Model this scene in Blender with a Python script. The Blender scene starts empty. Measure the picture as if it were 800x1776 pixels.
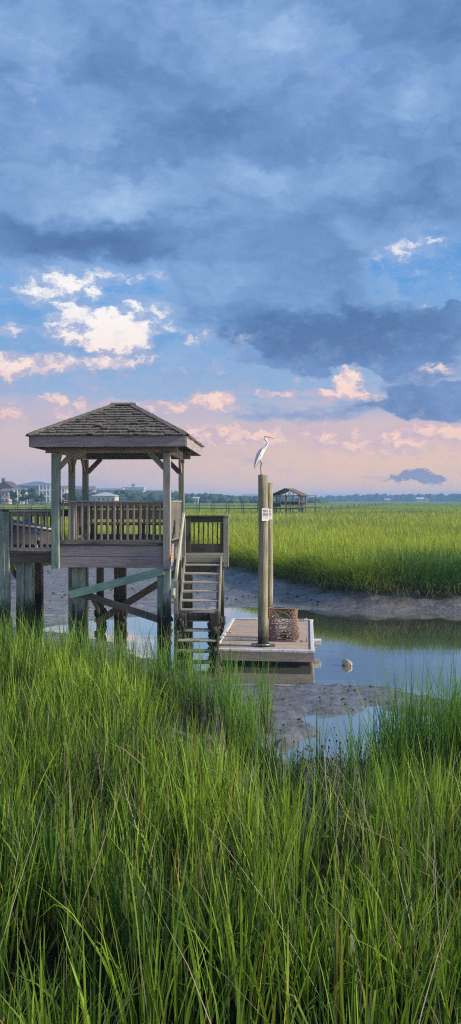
import bpy, math, random
import numpy as np
from mathutils import Vector, Matrix, Euler

random.seed(7)
rng = np.random.default_rng(7)
C = bpy.context.scene.collection
H = 3.7            # eye height above the creek
F = 1340.0         # focal length in photo pixels
R = math.radians

def px(x, d):      # photo column at distance d -> world X
    return (x - 400.0) / F * d

def s2l(r, g, b):
    f = lambda c: (c/255/12.92) if c/255 <= .04045 else ((c/255+.055)/1.055)**2.4
    return (f(r), f(g), f(b))

# ------------------------------------------------------------------ node helper
class NT:
    def __init__(s, tree):
        s.t = tree; s.n = tree.nodes; s.l = tree.links
        s.n.clear()
    def node(s, kind, **kw):
        n = s.n.new(kind)
        for k, v in kw.items(): setattr(n, k, v)
        return n
    def put(s, sock, v):
        if isinstance(v, bpy.types.NodeSocket): s.l.new(v, sock)
        elif v is not None:
            if sock.type == 'RGBA' and len(v) == 3: v = (*v, 1)
            sock.default_value = v
    def m(s, op, a, b=None, c=None, clamp=False):
        n = s.node('ShaderNodeMath', operation=op, use_clamp=clamp)
        s.put(n.inputs[0], a); s.put(n.inputs[1], b); s.put(n.inputs[2], c)
        return n.outputs[0]
    def v(s, op, a, b=None, c=None, scale=None):
        n = s.node('ShaderNodeVectorMath', operation=op)
        s.put(n.inputs[0], a); s.put(n.inputs[1], b); s.put(n.inputs[2], c)
        if scale is not None: s.put(n.inputs['Scale'], scale)
        return n.outputs['Value'] if op in ('DOT_PRODUCT', 'LENGTH') else n.outputs[0]
    def ss(s, x, a, b):      # smoothstep
        n = s.node('ShaderNodeMapRange', interpolation_type='SMOOTHSTEP')
        s.put(n.inputs['Value'], x); n.inputs['From Min'].default_value = a; n.inputs['From Max'].default_value = b
        return n.outputs[0]
    def mix(s, f, a, b, mode='MIX'):
        n = s.node('ShaderNodeMix', data_type='RGBA', blend_type=mode)
        s.put(n.inputs[0], f); s.put(n.inputs[6], a); s.put(n.inputs[7], b)
        return n.outputs[2]
    def noise(s, vec, scale, detail=4, rough=.5, dist=0, out=0, lac=2.0):
        n = s.node('ShaderNodeTexNoise')
        s.put(n.inputs['Vector'], vec)
        n.inputs['Scale'].default_value = scale; n.inputs['Detail'].default_value = detail
        n.inputs['Roughness'].default_value = rough; n.inputs['Distortion'].default_value = dist
        n.inputs['Lacunarity'].default_value = lac
        return n.outputs[out]
    def ramp(s, f, stops, interp='LINEAR'):
        n = s.node('ShaderNodeValToRGB'); n.color_ramp.interpolation = interp
        e = n.color_ramp.elements
        while len(e) < len(stops): e.new(.5)
        for i, (p, c) in enumerate(sorted(stops, key=lambda q: q[0])):
            e[i].position = p; e[i].color = (*c, 1)
        s.put(n.inputs[0], f)
        return n.outputs[0]

def new_mat(name):
    m = bpy.data.materials.new(name); m.use_nodes = True
    return m, NT(m.node_tree)

def principled(t, col, rough=.8, bump=None, bstr=.3, bdist=.01, spec=.3, metal=0, ior=None):
    p = t.node('ShaderNodeBsdfPrincipled'); o = t.node('ShaderNodeOutputMaterial')
    t.put(p.inputs['Base Color'], col); t.put(p.inputs['Roughness'], rough)
    p.inputs['Specular IOR Level'].default_value = spec; p.inputs['Metallic'].default_value = metal
    if ior: p.inputs['IOR'].default_value = ior
    if bump is not None:
        b = t.node('ShaderNodeBump'); b.inputs['Strength'].default_value = bstr; b.inputs['Distance'].default_value = bdist
        t.put(b.inputs['Height'], bump); t.l.new(b.outputs[0], p.inputs['Normal'])
    t.l.new(p.outputs[0], o.inputs[0])
    return p

def wood(name, c1, c2, green=None, gamt=0.0, tide=None, rough=.85, paint=None, pamt=.5):
    """weathered timber: grain along each board, knots and, low on piles, the black tide stain"""
    m, t = new_mat(name)
    a = t.node('ShaderNodeAttribute'); a.attribute_name = 'grain'
    g = a.outputs['Vector']
    gs = t.v('MULTIPLY', g, (1.6, 26, 26))
    n1 = t.noise(gs, 1.0, 5, .65, .6)
    n2 = t.noise(t.v('MULTIPLY', g, (3, 90, 90)), 1.0, 2, .5)
    n3 = t.noise(t.v('MULTIPLY', g, (1.2, 3, 3)), 1.0, 4, .6)
    f = t.m('ADD', t.m('MULTIPLY', n1, .7), t.m('MULTIPLY', n2, .3))
    col = t.mix(t.ss(f, .32, .68), c1, c2)
    col = t.mix(t.m('MULTIPLY', t.ss(n3, .5, .75), .45), col, tuple(x*.45 for x in c1))
    # dark cracks
    col = t.mix(t.m('MULTIPLY', t.ss(n1, .62, .74), .6), col, tuple(x*.25 for x in c1))
    if paint:
        n4 = t.noise(t.v('MULTIPLY', g, (2.2, 9, 9)), 1.3, 5, .7)
        col = t.mix(t.m('MULTIPLY', t.ss(n4, .62-pamt*.4, .78-pamt*.4), .85), col, paint)
    geo = t.node('ShaderNodeNewGeometry')
    if green:
        n5 = t.noise(geo.outputs['Position'], 2.3, 5, .6)
        col = t.mix(t.m('MULTIPLY', t.ss(n5, .35, .7), gamt), col, green)
    if tide:
        sx = t.node('ShaderNodeSeparateXYZ'); t.l.new(geo.outputs['Position'], sx.inputs[0])
        n6 = t.noise(t.v('MULTIPLY', geo.outputs['Position'], (9, 9, 3)), 1.0, 4, .6)
        zz = t.m('MULTIPLY_ADD', t.m('SUBTRACT', n6, .5), -1.1, sx.outputs[2])
        col = t.mix(t.ss(zz, tide+.25, tide-.3), col, t.mix(n1, (.012, .011, .009), (.035, .03, .022)))
    principled(t, col, rough, bump=f, bstr=.6, bdist=.008)
    return m

def plain(name, col, rough=.7, var=.25, scale=8, spec=.3, metal=0, bstr=0.2):
    m, t = new_mat(name)
    tc = t.node('ShaderNodeTexCoord')
    n = t.noise(tc.outputs['Object'], scale, 5, .6)
    c = t.mix(t.ss(n, .3, .7), tuple(x*(1-var) for x in col), tuple(min(1, x*(1+var*.6)) for x in col))
    principled(t, c, rough, bump=n, bstr=bstr, bdist=.01, spec=spec, metal=metal)
    return m

# ------------------------------------------------------------------ mesh helper
class MB:
    def __init__(s): s.v = []; s.f = []; s.g = []; s.sm = []
    def add(s, vs, fs, gr, smooth=False):
        k = len(s.v); s.v += [tuple(p) for p in vs]; s.f += [tuple(i+k for i in f) for f in fs]
        s.g += [tuple(p) for p in gr]; s.sm += [smooth]*len(fs)
        return s
    def box(s, c, size, rot=None, jit=0.0, ch=0.006):
        """board with chamfered long edges"""
        c = Vector(c); hx, hy, hz = (x/2 for x in size)
        ax = max(range(3), key=lambda i: size[i]); o = [i for i in range(3) if i != ax]
        h = (hx, hy, hz); ch = min(ch, h[o[0]]*.4, h[o[1]]*.4)
        ring = []
        a, b = h[o[0]], h[o[1]]
        for (p, q) in ((a, b-ch), (a-ch, b), (-a+ch, b), (-a, b-ch), (-a, -b+ch), (-a+ch, -b), (a-ch, -b), (a, -b+ch)): ring.append((p, q))
        vs, gr = [], []
        off = (random.uniform(0, 40), random.uniform(0, 40), random.uniform(0, 40))
        for e in (-1, 1):
            for (p, q) in ring:
                v = [0, 0, 0]; v[ax] = e*h[ax]; v[o[0]] = p; v[o[1]] = q
                if jit: v = [x+random.uniform(-jit, jit) for x in v]
                gr.append((v[ax]+off[0], v[o[0]]+off[1], v[o[1]]+off[2]))
                v = Vector(v)
                if rot is not None: v = rot @ v
                vs.append(v+c)
        fs = [(i, (i+1) % 8, 8+(i+1) % 8, 8+i) for i in range(8)] + [tuple(range(7, -1, -1)), tuple(range(8, 16))]
        # orientation is sorted out when the mesh is built
        return s.add(vs, fs, gr)
    def beam(s, a, b, w, h, up=(0, 0, 1), jit=0):
        a = Vector(a); b = Vector(b); d = b-a; L = d.length; x = d/L
        up = Vector(up)
        if abs(x.dot(up)) > .98: up = Vector((0, 1, 0))
        y = up.cross(x).normalized(); z = x.cross(y)
        M = Matrix((x, y, z)).transposed()
        return s.box((a+b)/2, (L, w, h), M, jit)
    def tube(s, pts, rs, n=10, cap=True, smooth=True, flat=1.0):
        pts = [Vector(p) for p in pts]
        if not hasattr(rs, '__len__'): rs = [rs]*len(pts)
        vs, gr, fs = [], [], []
        ref = Vector((0, 1, 0)); off = random.uniform(0, 40); L = 0
        for i, p in enumerate(pts):
            d = (pts[min(i+1, len(pts)-1)]-pts[max(i-1, 0)]).normalized()
            if i: L += (p-pts[i-1]).length
            r = ref if abs(d.dot(ref)) < .95 else Vector((1, 0, 0))
            u = d.cross(r).normalized(); w = u.cross(d)
            ra, rb = rs[i] if hasattr(rs[i], '__len__') else (rs[i], rs[i]*flat)
            for k in range(n):
                an = 2*math.pi*k/n
                vs.append(p+u*math.cos(an)*ra+w*math.sin(an)*rb)
                gr.append((L+off, math.cos(an)*ra*2.2+off, math.sin(an)*rb*2.2))
        for i in range(len(pts)-1):
            for k in range(n):
                k2 = (k+1) % n
                fs.append((i*n+k, i*n+k2, (i+1)*n+k2, (i+1)*n+k))
        s.add(vs, fs, gr, smooth)
        if cap:
            base = len(s.v)-len(vs)
            s.f += [tuple(base+k for k in range(n-1, -1, -1)), tuple(base+(len(pts)-1)*n+k for k in range(n))]; s.sm += [False]*2
        return s
    def sphere(s, c, r, nu=10, nv=7, sc=(1, 1, 1), rot=None, jit=0):
        vs, gr, fs = [], [], []
        c = Vector(c)
        for j in range(nv+1):
            th = math.pi*j/nv
            for i in range(nu):
                ph = 2*math.pi*i/nu
                rr = r*(1+random.uniform(-jit, jit))
                v = Vector((math.sin(th)*math.cos(ph)*rr*sc[0], math.sin(th)*math.sin(ph)*rr*sc[1], math.cos(th)*rr*sc[2]))
                if rot is not None: v = rot @ v
                vs.append(v+c); gr.append(v)
        for j in range(nv):
            for i in range(nu):
                fs.append((j*nu+i, (j+1)*nu+i, (j+1)*nu+(i+1) % nu, j*nu+(i+1) % nu))
        return s.add(vs, fs, gr, True)
    def poly(s, vs, fs, smooth=False):
        return s.add(vs, fs, vs, smooth)
    def mesh(s, name, m):
        me = bpy.data.meshes.new(name)
        me.from_pydata(s.v, [], s.f); me.validate(); 
        if len(me.vertices) == len(s.g):
            at = me.attributes.new('grain', 'FLOAT_VECTOR', 'POINT')
            at.data.foreach_set('vector', np.array(s.g, dtype=np.float32).ravel())
        if len(me.polygons) == len(s.sm): me.polygons.foreach_set('use_smooth', s.sm)
        import bmesh
        bm = bmesh.new(); bm.from_mesh(me); bmesh.ops.recalc_face_normals(bm, faces=bm.faces); bm.to_mesh(me); bm.free()
        me.materials.append(m)
        return me

def part(name, mb, m, parent=None, label=None, loc=None):
    o = bpy.data.objects.new(name, mb.mesh(name, m)); C.objects.link(o)
    if parent is not None: o.parent = parent
    if loc is not None: o.location = loc
    if label: o['label'] = label
    return o

def rep(src, loc, rot=None, parent=None):
    o = src.copy(); C.objects.link(o); o.location = loc
    if rot is not None: o.rotation_euler = rot
    if parent is not None: o.parent = parent
    return o

def thing(name, label, cat, loc=(0, 0, 0), rz=0, group=None):
    o = bpy.data.objects.new(name, None); C.objects.link(o); o.empty_display_size = .2
    o.location = loc; o.rotation_euler = (0, 0, rz); o['label'] = label; o['category'] = cat
    if group: o['group'] = group
    return o

def tag(o, label, cat, group=None):
    o['label'] = label; o['category'] = cat
    if group: o['group'] = group
    return o

# ------------------------------------------------------------------ materials
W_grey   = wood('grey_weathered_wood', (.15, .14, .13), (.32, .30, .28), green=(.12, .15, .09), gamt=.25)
W_purple = wood('violet_grey_board', (.155, .138, .148), (.30, .27, .29))
W_post   = wood('green_grey_post', (.14, .15, .13), (.28, .29, .26), green=(.10, .19, .15), gamt=.55)
W_postgr = wood('grey_post_timber', (.17, .165, .165), (.33, .32, .325), green=(.13, .18, .15), gamt=.3)
W_teal   = wood('copper_green_timber', (.105, .155, .135), (.21, .28, .245), paint=(.25, .31, .285), pamt=.45, tide=1.15)
W_tealhi = wood('copper_green_post', (.10, .16, .135), (.19, .27, .235), paint=(.24, .28, .26), pamt=.4)
W_brace  = wood('copper_green_brace', (.12, .24, .205), (.23, .38, .33), paint=(.25, .25, .22), pamt=.25)
W_pale   = wood('pale_green_rail', (.25, .28, .23), (.42, .45, .38))
W_dark   = wood('dark_wood', (.05, .045, .04), (.12, .11, .10), green=(.06, .08, .04), gamt=.4)  # dark timber tone for rafters, floor, back rails and bracing
W_brown  = wood('dark_brown_board', (.07, .05, .045), (.15, .115, .105))
W_tread  = wood('stair_tread_wood', (.20, .19, .17), (.38, .37, .33), tide=.45)
W_str    = wood('stair_stringer_wood', (.12, .125, .11), (.25, .26, .23), tide=1.0)
W_tide   = wood('tide_stained_pile', (.09, .085, .075), (.20, .19, .17), tide=1.35)
W_shake  = wood('weathered_roof_shake', (.05, .045, .042), (.20, .183, .175), green=(.09, .09, .055), gamt=.3)
W_deck   = wood('dock_plank_wood', (.27, .21, .185), (.46, .38, .345))
W_fasc   = wood('dock_side_board', (.24, .17, .13), (.38, .29, .235))
W_pile   = wood('mooring_pile_wood', (.09, .085, .06), (.36, .33, .24), green=(.10, .125, .06), gamt=.5, tide=.85)
W_white  = plain('chalky_bumper', (.55, .55, .58), .6, .3, 14)
M_metal  = plain('galvanised_steel', (.28, .30, .32), .45, .3, 20, metal=.7)
M_black  = plain('black_float', (.02, .02, .02), .5, .3, 6)
M_white  = plain('white_paint', (.72, .72, .72), .6, .12, 5)
M_ink    = plain('maroon_ink', (.16, .04, .09), .7, .1)
M_blue   = plain('navy_lettering', (.05, .09, .30), .6, .1)
M_yellow = plain('yellow_plate', (.75, .48, .06), .6, .2, 30)
M_red    = plain('red_ink', (.5, .1, .04), .7, .2, 30)
M_hull   = plain('grey_hull', (.10, .10, .11), .5, .25, 5)
M_rust   = plain('rusty_wire', (.26, .155, .125), .8, .5, 40)
M_pale   = plain('pale_shell', (.70, .66, .62), .8, .4, 40)
M_oyster = plain('oyster_crust', (.05, .045, .035), .9, .6, 30, bstr=1)

# ------------------------------------------------------------------ polygons of the marsh
def sdist(X, Y, poly):
    """signed distance to a closed polygon, positive inside"""
    P = np.array(poly, float); d2 = np.full(X.shape, 1e18); ins = np.zeros(X.shape, bool)
    for i in range(len(P)):
        ax, ay = P[i]; bx, by = P[(i+1) % len(P)]
        ex, ey = bx-ax, by-ay; L = ex*ex+ey*ey
        t = np.clip(((X-ax)*ex+(Y-ay)*ey)/L, 0, 1)
        d2 = np.minimum(d2, (X-ax-t*ex)**2+(Y-ay-t*ey)**2)
        with np.errstate(divide='ignore', invalid='ignore'):
            cr = ((ay > Y) != (by > Y)) & (X < (bx-ax)*(Y-ay)/(by-ay)+ax)
        ins ^= cr
    return np.where(ins, 1, -1)*np.sqrt(d2)

BIG = 4000
MARSH_NEAR = [(-60, 15.8), (-8, 15.6), (-4.6, 15.2), (-3.0, 14.5), (-2.1, 13.8), (-1.4, 12.8), (-.9, 11.5), (-.4, 10.0), (.05, 8.9), (.4, 8.0),
              (.8, 7.4), (1.25, 7.3), (1.7, 7.6), (2.3, 7.7), (3.2, 8.2), (6, 9), (60, 10.0), (60, -60), (-60, -60)]
MARSH_FAR = [(BIG, 25.9), (14, 26.4), (8, 26.7), (4.9, 27.1), (3.4, 28.6), (2.3, 31), (1.25, 34.5), (0, 38), (-2.2, 43), (-7.5, 51), (-18, 58), (-50, 62), (-BIG, 70),
             (-BIG, BIG), (BIG, BIG)]
CHANNEL = [(-6.2, 22.2), (-5.0, 23.2), (-3.5, 24.6), (-2, 25.4), (-.3, 27.1), (1.5, 27.0), (3.0, 26.2), (5, 25.7), (9, 25.3), (60, 25), (60, 12.5),
           (9, 12.6), (5.5, 13.2), (4.2, 13.9), (3.6, 14.6), (3.0, 15.2), (2.0, 15.45), (.8, 15.3), (0, 15.5), (-1, 16.7), (-2.4, 18.8), (-3.6, 20.4), (-5, 21.5)]
POOL = [(1.2, 13.3), (2.4, 13.8), (3.4, 13.45), (4.6, 13.1), (9, 12.2), (9, 10.6), (4, 10.3), (2.5, 10.3), (1.5, 10.6), (.9, 10.4), (.7, 11.4), (1.3, 12.2)]
LAGOON = [(-60, 26), (-9.5, 26.2), (-8.8, 28.5), (-9.3, 32), (-10.5, 37), (-11.3, 41.5), (-9, 43.2), (-6, 43.3), (-3.6, 43.8), (-5.5, 47.5), (-12, 51.5), (-30, 57), (-60, 58)]

def vnoise(X, Y, s, seed=0):
    """cheap value noise"""
    x = X*s+seed*17.3; y = Y*s+seed*9.1
    xi = np.floor(x); yi = np.floor(y); fx = x-xi; fy = y-yi
    fx = fx*fx*(3-2*fx); fy = fy*fy*(3-2*fy)
    def h(a, b):
        q = np.sin(a*127.1+b*311.7+seed*74.7)*43758.5453
        return q-np.floor(q)
    return (h(xi, yi)*(1-fx)+h(xi+1, yi)*fx)*(1-fy)+(h(xi, yi+1)*(1-fx)+h(xi+1, yi+1)*fx)*fy
def fbm(X, Y, s, o=4, seed=0):
    r = 0; a = .5
    for i in range(o): r = r+a*vnoise(X, Y, s, seed+i); s *= 2.03; a *= .5
    return r/(1-.5**o)
sst = lambda t: np.clip(t, 0, 1)**2*(3-2*np.clip(t, 0, 1))

def ground(X, Y):
    wob = (fbm(X, Y, .9, 4, 3)-.5)
    sc = sdist(X, Y, CHANNEL)+wob*.55
    sl = sdist(X, Y, LAGOON)+wob*1.6
    sn = sdist(X, Y, MARSH_NEAR)+wob*.5
    sf = sdist(X, Y, MARSH_FAR)+wob*.8
    h = .045+.10*sst(-sc/4)+.05*sst(-np.maximum(sc, sl)/9)
    # the shoal beside the dock: barely above the water, with pools
    shoal = sst((X+.9)/1.2)*sst((16.5-Y)/1.0)*sst((Y-8.5)/2)
    h = h+shoal*(-.030+(fbm(X, Y*1.7, 1.1, 5, 11)-.5)*.20)
    h = h+(fbm(X, Y, 2.2, 3, 5)-.5)*.07+(fbm(X, Y, 6.0, 2, 15)-.5)*.035
    gul = np.abs(fbm(X*1.6, Y*.45, 1.0, 3, 17)-.5)
    h = h-.07*sst(1-gul/.05)*sst((sf+3.2)/1.2)*sst((.3-sf)/.6)
    pool = sdist(X, Y, POOL)+(fbm(X, Y, 1.6, 4, 13)-.5)*.9
    h = np.where(pool > 0, np.minimum(h, .03-pool*.25), h)
    h = h-np.clip(sc, 0, 3)*.25-sst(sc/.25)*.03
    h = h-np.clip(sl, 0, 3)*.12-sst(sl/.4)*.03
    wet = np.maximum(sc, sl) > 0
    h = np.where(wet, np.minimum(h, -.02), h)
    h = h+.50*sst((sn+.5)/1.3)+.35*sst((9-Y)/6)*sst(sn/1.5)
    h = h+.32*sst((sf+1.7)/1.5)+.42*sst((sf+.35)/1.2)
    h = h+(fbm(X, Y, 1.1, 3, 8)-.5)*.25*sst((sf+1.7)/1.0)
    # beyond the first hundred metres the sheet rises into the top of the grass it stands for
    h = h+.95*sst((Y-90)/90)*sst(sf/5)
    return h, sn, sf

# ------------------------------------------------------------------ terrain sheet
def make_ground():
    ys = np.concatenate([np.linspace(-60, 0, 14), np.linspace(1, 9, 50), np.linspace(9.12, 50, 330), np.geomspace(50.4, 3500, 110)])
    nc = 330
    t = np.linspace(-1, 1, nc); t = np.sign(t)*np.abs(t)**1.35
    hw = np.where(ys < 0, 60, 22+np.maximum(ys, 0)*.95)
    Yg, Tg = np.meshgrid(ys, t, indexing='ij'); Xg = Tg*hw[:, None]
    Z, sn, sf = ground(Xg, Yg)
    me = bpy.data.meshes.new('marsh_ground')
    nr = len(ys); nv = nr*nc
    co = np.stack([Xg, Yg, Z], -1).reshape(-1, 3).astype(np.float32)
    i = (np.arange(nr-1)[:, None]*nc+np.arange(nc-1)[None, :]).ravel()
    q = np.stack([i, i+1, i+nc+1, i+nc], -1).ravel()
    fill_mesh(me, co, q, 4)
    me.polygons.foreach_set('use_smooth', np.ones(len(q)//4, bool))
    a = me.attributes.new('marsh', 'FLOAT', 'POINT')
    a.data.foreach_set('value', np.maximum(sst((sn+.1)/.5), sst((sf+.1)/.6)).ravel().astype(np.float32))
    m, n = new_mat('creek_mud_and_marsh_soil')
    g = n.node('ShaderNodeNewGeometry'); P = g.outputs['Position']
    at = n.node('ShaderNodeAttribute'); at.attribute_name = 'marsh'
    sx = n.node('ShaderNodeSeparateXYZ'); n.l.new(P, sx.inputs[0])
    rip = n.noise(n.v('MULTIPLY', P, (1.5, 3.4, 1)), 1.0, 3, .55, .8)
    fine = n.noise(P, 7, 5, .65)
    w = n.node('ShaderNodeTexWave', wave_type='BANDS', bands_direction='Y')
    n.put(w.inputs['Vector'], n.v('MULTIPLY', P, (.28, 1, 1))); w.inputs['Scale'].default_value = 1.25
    w.inputs['Distortion'].default_value = 7; w.inputs['Detail'].default_value = 4; w.inputs['Detail Scale'].default_value = 1.6
    blot = n.noise(P, .9, 4, .6)
    mud = n.mix(n.ss(fine, .3, .7), (.070, .068, .072), (.155, .152, .162))
    mud = n.mix(n.m('MULTIPLY', n.ss(blot, .45, .7), .5), mud, (.085, .072, .068))
    mud = n.mix(n.m('MULTIPLY', n.ss(n.noise(P, 23, 3, .6), .63, .72), .5), mud, (.04, .045, .03))
    # far meadow seen as one surface: green with tawny and dark patches
    pn = n.noise(n.v('MULTIPLY', P, (.02, .05, 0)), 1.0, 5, .6)
    pf = n.noise(n.v('MULTIPLY', P, (.5, .22, 0)), 1.0, 5, .7)
    mead = n.mix(n.ss(pn, .35, .65), (.085, .17, .025), (.20, .26, .05))
    mead = n.mix(n.m('MULTIPLY', n.ss(pf, .4, .7), .5), mead, (.05, .10, .02))
    soil = n.mix(n.ss(sx.outputs[1], 70, 130), (.018, .02, .010), mead)
    col = n.mix(at.outputs['Fac'], mud, soil)
    wetn = n.noise(n.v('MULTIPLY', P, (1, 1.8, 1)), 1.3, 4, .6)
    lowwet = n.ss(sx.outputs[2], .16, .0)
    ro = n.m('SUBTRACT', .46, n.m('MULTIPLY', n.ss(n.m('ADD', wetn, n.m('MULTIPLY', lowwet, .25)), .42, .70), .34))
    ro = n.m('SUBTRACT', ro, n.m('MULTIPLY', n.ss(sx.outputs[2], .15, .03), .22))
    ro = n.m('MAXIMUM', ro, n.m('MULTIPLY', at.outputs['Fac'], .95))
    lump = n.noise(P, 2.6, 5, .6, .3)
    rpl = n.m('MULTIPLY_ADD', n.m('MULTIPLY', n.ss(sx.outputs[0], 0.6, -2.5), n.ss(sx.outputs[1], 17, 20)), .32, .06)
    h = n.m('ADD', n.m('MULTIPLY', w.outputs['Fac'], rpl), n.m('ADD', n.m('MULTIPLY', lump, 1.0), n.m('MULTIPLY', fine, .30)))
    p = principled(n, col, ro, bump=h, bstr=.8, bdist=.08, spec=.5)
    n.put(p.inputs['Specular IOR Level'], n.m('MULTIPLY_ADD', at.outputs['Fac'], -.75, .8))
    me.materials.append(m)
    o = bpy.data.objects.new('ground', me); C.objects.link(o); o['kind'] = 'structure'
    return o

def fill_mesh(me, co, q, k):
    nf = len(q)//k
    me.vertices.add(len(co)); me.vertices.foreach_set('co', co.ravel())
    me.loops.add(len(q)); me.loops.foreach_set('vertex_index', q.astype(np.int32))
    me.polygons.add(nf); me.polygons.foreach_set('loop_start', np.arange(0, nf*k, k, dtype=np.int32))
    me.update(calc_edges=True)

make_ground()

# water
def make_water():
    me = bpy.data.meshes.new('creek_water')
    me.from_pydata([(-120, 8.2, 0), (120, 8.2, 0), (120, 75, 0), (-120, 75, 0)], [], [(0, 1, 2, 3)])
    m, n = new_mat('creek_water')
    g = n.node('ShaderNodeNewGeometry'); P = g.outputs['Position']
    a = n.m('ADD', n.noise(n.v('MULTIPLY', P, (1.1, 2.4, 1)), 1.0, 3, .5, .4), n.m('MULTIPLY', n.noise(n.v('MULTIPLY', P, (9, 14, 1)), 1.0, 3, .5), .22))
    b = n.noise(n.v('MULTIPLY', P, (.25, .5, 1)), 1.0, 2, .5)
    h = n.m('MULTIPLY', a, n.ss(b, .3, .75))
    bp = n.node('ShaderNodeBump'); bp.inputs['Strength'].default_value = .12; bp.inputs['Distance'].default_value = .02
    n.put(bp.inputs['Height'], h)
    d = n.node('ShaderNodeBsdfDiffuse'); d.inputs['Color'].default_value = (.15, .165, .14, 1)
    gl = n.node('ShaderNodeBsdfGlossy'); gl.inputs['Roughness'].default_value = .035; gl.inputs['Color'].default_value = (1, .98, .92, 1)
    fr = n.node('ShaderNodeFresnel'); fr.inputs['IOR'].default_value = 1.6
    n.l.new(bp.outputs[0], gl.inputs['Normal']); n.l.new(bp.outputs[0], fr.inputs['Normal'])
    mx = n.node('ShaderNodeMixShader'); n.put(mx.inputs[0], n.m('MULTIPLY_ADD', fr.outputs[0], .95, .46, clamp=True))
    n.l.new(d.outputs[0], mx.inputs[1]); n.l.new(gl.outputs[0], mx.inputs[2])
    o = n.node('ShaderNodeOutputMaterial'); n.l.new(mx.outputs[0], o.inputs[0])
    me.materials.append(m)
    ob = bpy.data.objects.new('water', me); C.objects.link(ob); ob['kind'] = 'structure'
make_water()

# ------------------------------------------------------------------ grass
def grass_mat(name, transl=.35, rough=.55):
    m, n = new_mat(name)
    a = n.node('ShaderNodeAttribute'); a.attribute_name = 'tint'
    d = n.node('ShaderNodeBsdfDiffuse'); t = n.node('ShaderNodeBsdfTranslucent'); g = n.node('ShaderNodeBsdfGlossy')
    n.l.new(a.outputs['Color'], d.inputs[0]); n.l.new(a.outputs['Color'], t.inputs[0])
    g.inputs['Roughness'].default_value = rough; g.inputs['Color'].default_value = (.8, .9, .8, 1)
    m1 = n.node('ShaderNodeMixShader'); m1.inputs[0].default_value = transl
    n.l.new(d.outputs[0], m1.inputs[1]); n.l.new(t.outputs[0], m1.inputs[2])
    m2 = n.node('ShaderNodeMixShader'); m2.inputs[0].default_value = .02
    n.l.new(m1.outputs[0], m2.inputs[1]); n.l.new(g.outputs[0], m2.inputs[2])
    o = n.node('ShaderNodeOutputMaterial'); n.l.new(m2.outputs[0], o.inputs[0])
    return m
G_near = grass_mat('cordgrass_blade'); G_far = grass_mat('meadow_blade', .3)

def blades(name, X, Y, Z, hgt, wid, lean, az, curl, col, dead, mat, seg=4, droop=None, stem=.34):
    """every blade a tapering curved ribbon; col = tip colour, dead = colour of the withered stem base"""
    n = len(X); s = np.linspace(0, 1, seg+1)
    dx, dy = np.cos(az), np.sin(az)
    fa = az+rng.uniform(-1.2, 1.2, n)+np.pi/2           # ribbon facing
    wx, wy = np.cos(fa), np.sin(fa)
    S = s[None, :]
    off = hgt[:, None]*(np.tan(lean)[:, None]*S+curl[:, None]*S**2.6)
    up = hgt[:, None]*(S-.5*np.abs(curl)[:, None]*S**3 - (0 if droop is None else droop[:, None]*S**4))
    cx = X[:, None]+dx[:, None]*off; cy = Y[:, None]+dy[:, None]*off; cz = Z[:, None]+up
    prof = np.array([np.interp(u, [0, .25, .6, .85, 1], [.75, 1, .8, .45, .06]) for u in s])[None, :]*wid[:, None]/2
    L = np.stack([cx-wx[:, None]*prof, cy-wy[:, None]*prof, cz], -1)
    Rr = np.stack([cx+wx[:, None]*prof, cy+wy[:, None]*prof, cz], -1)
    co = np.stack([L, Rr], 2).reshape(-1, 3).astype(np.float32)       # n,(seg+1),2
    base = (np.arange(n)*(seg+1)*2)[:, None]+(np.arange(seg)*2)[None, :]
    q = np.stack([base, base+1, base+3, base+2], -1).ravel()
    me = bpy.data.meshes.new(name); fill_mesh(me, co, q, 4)
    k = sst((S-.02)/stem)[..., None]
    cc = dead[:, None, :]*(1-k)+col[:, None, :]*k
    cc = np.repeat(cc[:, :, None, :], 2, 2).reshape(-1, 3)
    cc = np.concatenate([cc, np.ones((len(cc), 1))], 1).astype(np.float32)
    a = me.attributes.new('tint', 'FLOAT_COLOR', 'POINT'); a.data.foreach_set('color', cc.ravel())
    me.polygons.foreach_set('use_smooth', np.ones(n*seg, bool))
    me.materials.append(mat)
    o = bpy.data.objects.new(name, me); C.objects.link(o); o['kind'] = 'stuff'
    return o

def lerp(a, b, t): return np.array(a)[None, :]*(1-t[:, None])+np.array(b)[None, :]*t[:, None]

def plants(X, Y, per, spread):
    X = np.repeat(X, per); Y = np.repeat(Y, per)
    return X+rng.normal(0, spread, len(X)), Y+rng.normal(0, spread, len(X))

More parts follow.
